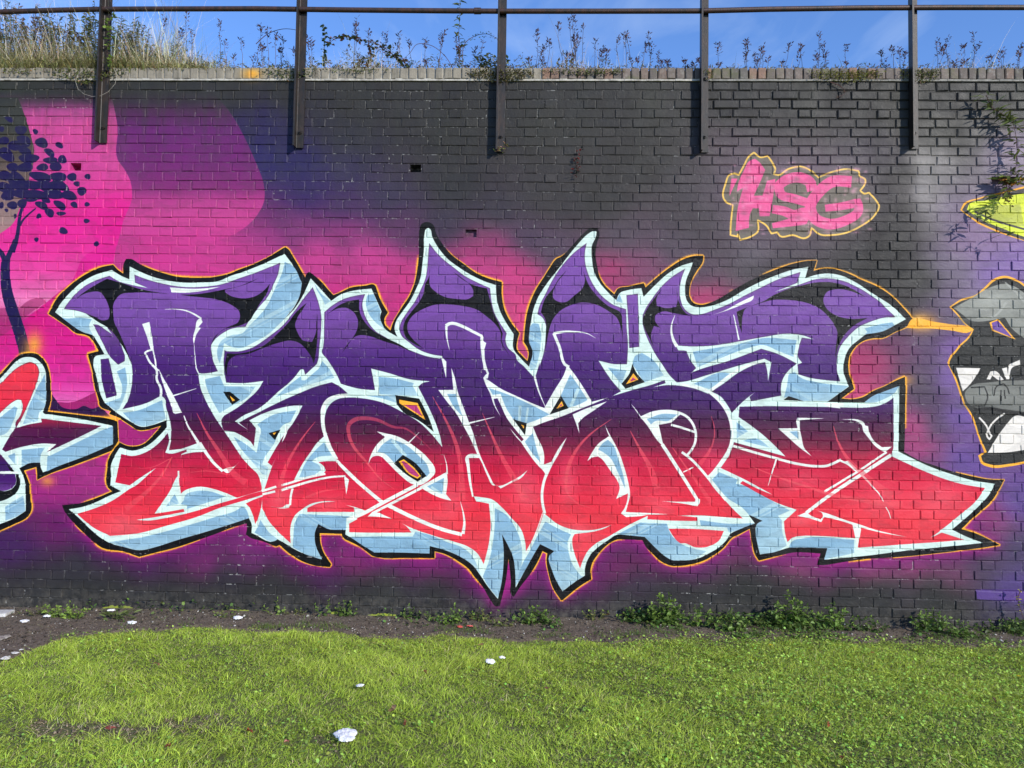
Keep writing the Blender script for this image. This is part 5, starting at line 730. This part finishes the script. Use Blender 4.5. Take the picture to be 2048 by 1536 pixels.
# hanging mats of ivy and moss over the coping
def mat_of(px0,px1,py0,py1,n,col,lab,lf=.018,name='creeper_mat'):
    cx=(px0+px1)/2; x0=at_wall(cx,py0)[0]; o=empty(name,(x0,0,TOPZ-.02)); tag(o,lab,'creeper','creepers hanging over the coping'); B=Bag(); T=Bag()
    for i in range(n):
        a=RN.beta(1.6,1.6); px=px0+(px1-px0)*a; py=py0+(py1-py0)*(RN.random()**1.25)*(1-.45*abs(a-.5)*2); X_,_,Z_=at_wall(px,py,-.03); over=Z_<TOPZ
        y=RN.uniform(-.055,-.022) if over else RN.uniform(-.03,.14)
        c=np.array(col)*(1.6 if RN.random()>.2 else .8)
        if RN.random()<.07: c=np.array((.26,.15,.07))
        B.leaf((X_-x0,y,Z_-(TOPZ-.02)),rdir(-.2),lf*RN.uniform(.6,1.3),lf*RN.uniform(.5,.9),c)
    for i in range(max(4,n//60)):
        px=RN.uniform(px0,px1); a=at_wall(px,py0+4,-.02); b=at_wall(px+RN.normal(0,14),py0+(py1-py0)*RN.uniform(.4,1.1),-.03); T.tube(curve_pts(Vector(a)-o.location,Vector(b)-o.location,RN.normal(0,.02),5,.008),.0018,.001,(.14,.11,.08),3)
    T.build('runner',M_dry,o)['kind']='stuff'; q=B.build('foliage',M_leaf,o); q['kind']='stuff'
mat_of(-60,120,118,150,520,(.10,.11,.03),'mossy green mat over the coping at the far left end')
mat_of(90,260,112,172,1150,(.085,.10,.025),'thick green creeper draped over the coping round the first post')
mat_of(230,420,124,140,380,(.10,.10,.03),'thin brown green mat on the coping right of the first post')
mat_of(520,640,126,162,420,(.08,.10,.03),'trailing creeper over the coping round the second post')
mat_of(640,800,132,146,260,(.08,.10,.03),'thin fringe of creeper under the bramble')
mat_of(930,1070,128,168,900,(.09,.085,.03),'brown green creeper tangle over the coping round the middle post')
mat_of(1080,1250,138,150,260,(.11,.12,.04),'sparse leaves along the bare brown coping bricks')
mat_of(1618,1770,142,166,800,(.15,.15,.03),'yellow green moss patch on the coping left of the fifth post',.013)
mat_of(1800,1880,138,168,420,(.10,.11,.03),'dark moss tuft on the coping beside the fifth post',.014)
mat_of(1400,1428,140,162,70,(.12,.13,.04),'little tuft of green on the coping by the fourth post',.014)
def shrub(px,pyt,wpx,nst,label,lf,cols,seedn=0,Yd=.2,name='shrub',cat='shrub',lean=0,dens=1.0):
    x,_,_z=at_wall(px,140,Yd); xt,_,zt=at_wall(px,pyt,Yd); z0=TOPZ-.04; H_=zt-z0; o=empty(name,(x,Yd,z0)); tag(o,label,cat); S=Bag();B=Bag()
    for k in range(nst):
        f_=(k/(max(1,nst-1))-.5) if nst>1 else 0; tip=Vector((f_*wpx*.0042+lean*.0042,RN.normal(0,.05),H_*(RN.uniform(.65,1.02) if nst>1 else 1))); P=curve_pts((f_*wpx*.0016,0,0),tip,0,7,.008); S=Bag(); S.tube(P,.0038,.0015,(.16,.12,.08),4); S.build('stem',M_dry,o)
        m=int((tip.length)/.012*dens)
        for i in range(m):
            t=.12+.88*(i+RN.random())/m; j=min(int(t*7),6); q=P[j].lerp(P[j+1],t*7-j); B.leaf(q,rdir(.2),lf[0]*1.25*RN.uniform(.6,1.2),lf[1]*1.5*RN.uniform(.7,1.1),np.array(cols[int(RN.integers(len(cols)))])*1.5,.2,.25)
    q=B.build('foliage',M_leaf,o); q['kind']='stuff'
GC=[(.10,.13,.04),(.075,.10,.035),(.15,.16,.06),(.16,.11,.06)]
shrub(20,4,70,13,'leafy shrub with browning seedheads at the far left corner',(.035,.010),GC+[(.20,.12,.09)])
shrub(75,2,60,11,'brown leaved stems rising past the rail near the left edge',(.032,.010),[(.15,.11,.06),(.10,.10,.04),(.2,.13,.1)])
shrub(115,28,70,13,'grey green bushy shrub under the rail left of the first post',(.036,.010),GC)
shrub(160,24,60,11,'airy shrub with small leaves touching the first post',(.034,.010),GC)
shrub(184,2,18,2,'thin stem with a yellow leaf crossing the rail beside the first post',(.045,.014),[(.08,.10,.03),(.35,.27,.05)])
shrub(246,40,60,16,'willow leaved shrub just right of the first post',(.044,.009),[(.11,.14,.06),(.14,.16,.09),(.09,.11,.045)])
shrub(280,55,56,12,'drooping grey green shrub behind the dry grass',(.04,.009),[(.13,.15,.08),(.16,.15,.07)])
shrub(650,46,8,1,'single dark bramble shoot standing left of the arching bramble',(.030,.024),[(.04,.07,.025)],lean=-6)
shrub(918,4,10,1,'tall single stem with drooping leaves crossing the rail',(.055,.014),[(.06,.09,.03),(.09,.10,.035)],dens=.8)
shrub(985,104,60,10,'leafy sprouts left of the middle post',(.034,.018),[(.07,.09,.03),(.14,.14,.04)])
shrub(1130,112,30,4,'small brown leaved shoots on the coping right of the middle post',(.020,.016),[(.10,.09,.04),(.14,.09,.05)])
shrub(728,100,50,6,'rusty orange and green leaves at the middle of the bramble',(.034,.024),[(.26,.12,.06),(.07,.09,.03),(.10,.10,.035)])
# arching brambles
def arch(pts,label,leafn,lf,cols,name='bramble',cat='bramble',Yd=.12,r=.0035):
    P=[Vector(at_wall(a,b,Yd)) for a,b in pts]; o=empty(name,tuple(P[0])); tag(o,label,cat); S=Bag();B=Bag(); Q=[]
    for i in range(len(P)-1):
        for k in range(4):
            t=k/4; p0=P[max(0,i-1)];p1=P[i];p2=P[i+1];p3=P[min(len(P)-1,i+2)]
            Q.append(.5*((2*p1)+(-p0+p2)*t+(2*p0-5*p1+4*p2-p3)*t*t+(-p0+3*p1-3*p2+p3)*t**3)-P[0])
    Q.append(P[-1]-P[0]); S.tube(Q,r,r*.5,(.12,.06,.05),4)
    for i in range(leafn):
        q=Q[int(RN.integers(len(Q)))]+Vector((RN.normal(),RN.normal(),RN.normal()))*.012; B.leaf(q,rdir(.1),lf[0]*1.2*RN.uniform(.6,1.2),lf[1]*1.2*RN.uniform(.7,1.1),np.array(cols[int(RN.integers(len(cols)))])*1.25,.15,.15)
    S.build('stem',M_dry,o)
    q=B.build('foliage',M_leaf,o)
    if q: q['kind']='stuff'
BL=[(.04,.07,.025),(.06,.09,.03),(.05,.06,.03),(.2,.09,.06)]
arch([(815,142),(790,112),(755,88),(715,78),(680,74),(655,88)],'long bramble cane arching to the left with dark leaves',110,(.032,.026),BL)
arch([(820,140),(805,122),(780,106),(750,96),(735,92)],'shorter bramble cane with broad dark leaves under the long one',60,(.034,.028),BL)
arch([(512,88),(535,68),(565,58),(592,60),(600,66)],'bare cane arching over to the second post',0,(.03,.02),BL)
arch([(905,135),(890,112),(865,92),(835,88),(818,108),(790,132)],'reddish bare cane arching over the coping',4,(.02,.012),BL)
arch([(925,128),(928,90),(950,72),(975,68),(995,78)],'thin green spray arching into the middle post',70,(.016,.007),[(.10,.15,.05)])
arch([(228,30),(216,50),(222,72),(214,100),(220,128)],'bright green ivy climbing the front of the first post',46,(.034,.028),[(.20,.28,.05),(.15,.22,.045)],name='ivy_shoot',cat='ivy',Yd=-.075,r=.002)
# plants growing out of the wall face
def wallplant(pts,label,leafn,lf,cols,**k): arch(pts,label,leafn,lf,cols,name=k.pop('name','wall_plant'),cat='plant',**k)
wallplant([(1972,190),(1985,215),(2005,228),(2022,240),(2030,262),(2034,300),(2030,350)],'butterfly bush shoot with a brown flower spike hanging on the right of the wall',110,(.075,.020),[(.14,.18,.05),(.15,.17,.05),(.07,.09,.035)],Yd=-.10,r=.003)
wallplant([(1996,360),(2012,356),(2028,366),(2046,360)],'leafy sprout with an orange leaf in the hole at the right of the wall',60,(.065,.022),[(.18,.22,.05),(.10,.13,.04),(.5,.22,.05)],Yd=-.10)
wallplant([(2012,360),(2014,382),(2016,404)],'drooping brown flower spike below the hole at the right',110,(.024,.016),[(.13,.09,.045),(.10,.06,.03)],Yd=-.08)
wallplant([(2020,376),(1990,400),(1960,430),(1985,450),(2010,470)],'trailing leafy stem casting leaf shadows on the lime paint',34,(.075,.020),[(.13,.17,.05)],Yd=-.16,r=.0015)
wallplant([(990,300),(1000,296),(1012,292)],'small fern and a pale dead leaf at the foot of the middle post',26,(.026,.010),[(.16,.19,.05),(.42,.24,.14)],Yd=-.05)
wallplant([(1150,352),(1156,335),(1152,318),(1162,300)],'thin dark sprig with red berries on the black paint',46,(.022,.014),[(.04,.045,.04),(.22,.035,.03)],Yd=-.04,r=.0015)
wallplant([(1660,164),(1680,172),(1690,186),(1672,196)],'dead brown roots hanging below the moss patch',14,(.03,.006),[(.16,.11,.07)],Yd=-.03)
wallplant([(2042,1180),(2036,1196),(2040,1215),(2046,1235)],'small yellow flowered weed growing from the foot of the wall at the right edge',22,(.026,.016),[(.12,.15,.05),(.4,.35,.05)],Yd=-.10)
M_wire=simple('pale_wire',(.28,.25,.20),(.42,.38,.32),30,.6)
P=[Vector(at_wall(a,b,-.055)) for a,b in ((166,140),(155,150),(151,163),(156,178),(168,188),(184,193),(200,192),(216,184),(230,168),(234,150),(228,138))]
B=Bag(); B.tube([p-P[0] for p in P],.0014,.0014,(.5,.45,.4),5); o=B.build('wire_loop',M_wire); o.location=P[0]; tag(o,'loop of pale wire hanging across the first post','wire')
# ---------------------------------------------------------------- IRON FENCE
M_iron=None
def iron(name,a,b_,c,amt):
    m,n,b,o=nodes(name); p=gpos(n); mp2=n.nodes.new('ShaderNodeMapping'); mp2.inputs['Scale'].default_value=(1,1,.35); n.links.new(p,mp2.inputs[0])
    cc=mix(n,ramp(n,noise(n,mp2.outputs[0],24,7,.75),[(.40,(0,0,0)),(.62,(amt,amt,amt))]),a,b_); cc=mix(n,ramp(n,noise(n,mp2.outputs[0],60,5,.7),[(.6,(0,0,0)),(.72,(.5,.5,.5))]),cc,c)
    n.links.new(cc,b.inputs['Base Color']); b.inputs['Roughness'].default_value=.5; b.inputs['Metallic'].default_value=.15; bump(n,b,noise(n,p,90,6,.7),.5,.003); return m
M_post=iron('weathered_iron',(.012,.011,.010),(.045,.026,.017),(.10,.095,.085),.7); M_rail=iron('rusty_pipe',(.022,.016,.014),(.07,.03,.02),(.02,.018,.018),.9)
fence=empty('iron_fence',(0,-.03,HT)); tag(fence,'rusty iron rail fence with five angle iron posts bolted to the wall top','fence')
yo=-.03; 
for i,(tp,bt) in enumerate((((-190,0),(-200,280)),((215,0),(200,284)),((603,0),(598,294)),((1007,0),(998,302)),((1412,0),(1406,303)),((1830,0),(1828,296)),((2262,0),(2262,300)))):
    a=at_wall(*tp,-.045); b=at_wall(*bt,-.045); X0=(a[0]+b[0])/2-.034; z0=b[2]; z1=5.62; h=z1-z0
    # L section: leg standing out from the wall at the left, leg along the wall to the right, 9 mm thick, with rounded root
    t=.009; prof=[(0,-.090),(t*1.5,-.090),(t*1.3,-.030),(t*1.8,-.026),(.070,-.026),(.070,-.016),(0,-.016)]
    lx=(at_wall(215 if i==1 else tp[0],0,-.045)[0]-b[0])/max(.1,(a[2]-b[2]))*0
    V=[];n_=len(prof)
    for z in (0,h):
        for (u,v) in prof: V.append((u,v-yo,z))
    F=[tuple(reversed(range(n_))),tuple(range(n_,2*n_))]+[(k,(k+1)%n_,n_+(k+1)%n_,n_+k) for k in range(n_)]
    p=mesh_obj('post',V,F,M_post,fence); p.location=(X0,0,z0-HT)
    if i==1:
        pass
    bm=bmesh.new()
    for zz in (.13,.62):
        bmesh.ops.create_cone(bm,cap_ends=True,segments=6,radius1=.017,radius2=.015,depth=.016,matrix=Matrix.Translation((.042,-.034-yo,zz))@Matrix.Rotation(R(90),4,'X'))
    for k,zz in enumerate((.13,.62)):
        bm2=bmesh.new(); bmesh.ops.create_cone(bm2,cap_ends=True,segments=6,radius1=.016,radius2=.016,depth=.014,matrix=Matrix.Translation((.042,-.033-yo,zz))@Matrix.Rotation(R(90),4,'X')); bmesh.ops.create_cone(bm2,cap_ends=True,segments=8,radius1=.008,radius2=.007,depth=.014,matrix=Matrix.Translation((.042,-.046-yo,zz))@Matrix.Rotation(R(90),4,'X'))
        me=bpy.data.meshes.new('bolt'); bm2.to_mesh(me); bm2.free(); me.materials.append(M_post); q=bpy.data.objects.new('bolt',me); link(q,p)
    bm.free()
rp_=[(-220,26),(0,24),(110,20.5),(200,18.5),(300,18),(512,17.5),(700,20),(860,21.5),(1000,22.5),(1200,22.5),(1400,22),(1536,18.5),(1720,16),(1900,15),(2048,15),(2270,15)]
P=[Vector(at_wall(a,b,-.052))-Vector((0,-.03,HT)) for a,b in rp_]; B=Bag(); B.tube(P,.0215,.0215,(1,1,1),12); q=B.build('rail',M_rail,fence)
for p_ in q.data.polygons: p_.use_smooth=True
for a,b in ((955,22),): 
    c_=Vector(at_wall(a,b,-.052))-Vector((0,-.03,HT)); B=Bag(); B.tube([c_-Vector((.028,0,0)),c_-Vector((.027,0,0)),c_+Vector((.027,0,0)),c_+Vector((.028,0,0))],.027,.027,(1,1,1),12); B.build('pipe_socket',M_rail,fence)
# ---------------------------------------------------------------- LITTER
M_tissue=simple('white_tissue',(.72,.72,.72),(.86,.86,.86),20,.9,.6,.01)
def crumple(name,px,py,wpx,hpx,label,cat='litter',mat=None,seed_=0,lift=.012,group='scraps of white litter'):
    x,y,z=at_ground(px,py); s=wpx*.0025*.5; d=max(.5,min(1.6,hpx/wpx*1.9)); bm=bmesh.new(); bmesh.ops.create_icosphere(bm,subdivisions=4,radius=1)
    rg=np.random.default_rng(seed_+7); ks=rg.normal(0,3.6,(7,3)); ph=rg.uniform(0,6.28,7)
    for v in bm.verts:
        c=np.array(v.co); f=sum(abs(math.sin(float(k@c)+p)) for k,p in zip(ks,ph))/7; a=math.atan2(c[1],c[0]); ed=1+.10*math.sin(a*3+ph[0])+.08*math.sin(a*5+ph[1])+.04*math.sin(a*11+ph[2]); v.co=Vector((c[0]*s*ed*(.8+.4*f),c[1]*s*d*ed*(.8+.4*f),max(c[2],-.25)*s*.26*(.05+1.7*f)))
    me=bpy.data.meshes.new(name); bm.to_mesh(me); bm.free(); me.materials.append(mat or M_tissue); o=bpy.data.objects.new(name,me); g_=float((soilz if y>-.4 else gz)(np.array([x]),np.array([y]))[0]); o.location=(x,y,g_+lift); o.rotation_euler=(RN.normal(0,.1),RN.normal(0,.1),RN.normal(0,.5)); link(o); tag(o,label,cat,group)
crumple('tissue',691,1481,41,36,'largest crumpled white tissue lying on the near lawn',seed_=16,lift=.025)
crumple('tissue',720,1384,17,12,'small white tissue scrap on the lawn above the large one',seed_=2,lift=.035)
crumple('tissue',981,1330,24,12,'torn white paper scrap in the middle of the lawn',seed_=3,lift=.035)
crumple('tissue',1004,1321,16,8,'smaller torn paper scrap touching the one in mid lawn',seed_=4,lift=.035)
crumple('tissue',49,1246,22,16,'white tissue on bare soil near the left edge',seed_=5)
crumple('tissue',96,1237,22,16,'white tissue caught in the bushy weed at the left',seed_=6)
crumple('tissue',462,1219,18,18,'upright white tissue against the grey wall foot',seed_=7)
crumple('tissue',475,1241,30,10,'flat grey white scrap at the lawn edge below the upright tissue',seed_=8)
crumple('tissue',222,1226,22,10,'white scrap by the strap leaved plant',seed_=9)
crumple('tissue',264,1250,24,12,'greyish crushed scrap on the soil right of the strap leaved plant',seed_=10)
crumple('tissue',545,1221,16,8,'curled white scrap beside the bright sprig of weed',seed_=11)
M_red=simple('red_plastic',(.55,.06,.05),(.65,.12,.09),30,.5)
crumple('plastic_scrap',920,1254,16,9,'left bright red plastic scrap at the lawn edge',mat=M_red,seed_=12,group='red plastic scraps'); crumple('plastic_scrap',940,1252,18,8,'right bright red plastic scrap at the lawn edge',mat=M_red,seed_=13,group='red plastic scraps')
M_slab=simple('pale_slab',(.42,.40,.37),(.66,.64,.60),18,.9,.7,.01)
x,y,z=at_ground(14,1230); V,F=box_geo(-.30,.10,-.07,.06,-.05,-.004); o=mesh_obj('concrete_slab',V,F,M_slab,loc=(x-.08,y,.03)); o.rotation_euler=(0,0,.12); tag(o,'pale broken concrete edge at the left foot of the wall','slab')
crumple('stone',4,1278,36,22,'grey brown stone at the left picture edge',cat='stone',mat=simple('grey_stone',(.14,.12,.10),(.28,.25,.22),25,.9),seed_=20,lift=.01,group='stones on the bare soil'); 
for k,(a,b,w) in enumerate(((12,1318,20),(30,1309,14),(42,1303,10))): crumple('stone',a,b,w,w*.6,('largest pale stone on the corner of the lawn edge','middle pale stone on the corner of the lawn edge','smallest pale stone on the corner of the lawn edge')[k],cat='stone',mat=M_slab,seed_=30+k,group='stones on the bare soil')
def fallen(px,py,Ln,col,label):
    x,y,z=at_ground(px,py); g_=float((soilz if y>-.4 else gz)(np.array([x]),np.array([y]))[0]); B=Bag(); B.leaf((0,0,0),rdir(0),Ln,Ln*.55,col,.3,.3); B.leaf((0,0,.002),rdir(0),Ln*.7,Ln*.5,col,.3,.3); o=B.build('fallen_leaf',M_leaf); o.location=(x,y,g_+.03); tag(o,label,'leaf','fallen leaves on the lawn')
for a in ((493,1474,.05,(.34,.06,.03),'bright red fallen leaf left of the large tissue'),(219,1472,.045,(.30,.07,.05),'red fallen leaf on the worn patch of lawn'),(340,1508,.04,(.26,.06,.03),'dark red fallen leaf near the bottom of the lawn'),(790,1428,.055,(.36,.22,.12),'tan pointed fallen leaf right of the small tissue'),(812,1452,.045,(.25,.09,.05),'brown curled fallen leaf below the tan one'),(846,1354,.04,(.32,.13,.07),'orange brown leaf in mid lawn left of the torn paper'),(965,1294,.035,(.34,.17,.10),'pale brown leaf above the torn paper'),(1095,1387,.035,(.25,.12,.07),'brown leaf right of mid lawn'),(1741,1311,.03,(.6,.26,.13),'orange speck of leaf on the right lawn'),(1655,1461,.03,(.35,.07,.03),'tiny red leaf on the near right lawn'),(1685,1530,.05,(.30,.08,.04),'dark red leaf at the bottom right of the lawn'),(313,1340,.035,(.4,.14,.09),'small red brown leaf on the upper left lawn'),(1008,1412,.03,(.5,.42,.3),'pale straw coloured leaf near mid lawn'),(575,1496,.03,(.42,.12,.12),'pinkish red leaf left of the large tissue'),(1985,1408,.03,(.25,.12,.1),'dull brown leaf far right on the lawn'),(1250,1245,.04,(.35,.08,.03),'red leaf lying among the weeds right of the black point'),(1220,1242,.035,(.38,.10,.04),'orange red leaf by the sparse low weed')): fallen(*a)
for a,b,k in ((2037,1359,'right edge'),(1541,1303,'upper right lawn')):
    x,y,z=at_ground(a,b); B=Bag()
    for j in range(7): t=j*.9; B.leaf((0,0,.045),(math.cos(t),math.sin(t),.3),.016,.009,(.75,.6,.04))
    S=Bag(); S.tube([(0,0,0),(0,0,.045)],.001,.001,(.1,.15,.03),3); o=empty('yellow_flower',(x,y,float(gz(x,y)))); B.build('petals',M_leaf,o)['kind']='stuff'; S.build('stem',M_leaf,o); tag(o,'small yellow lawn flower near the '+k,'flower','yellow lawn flowers')
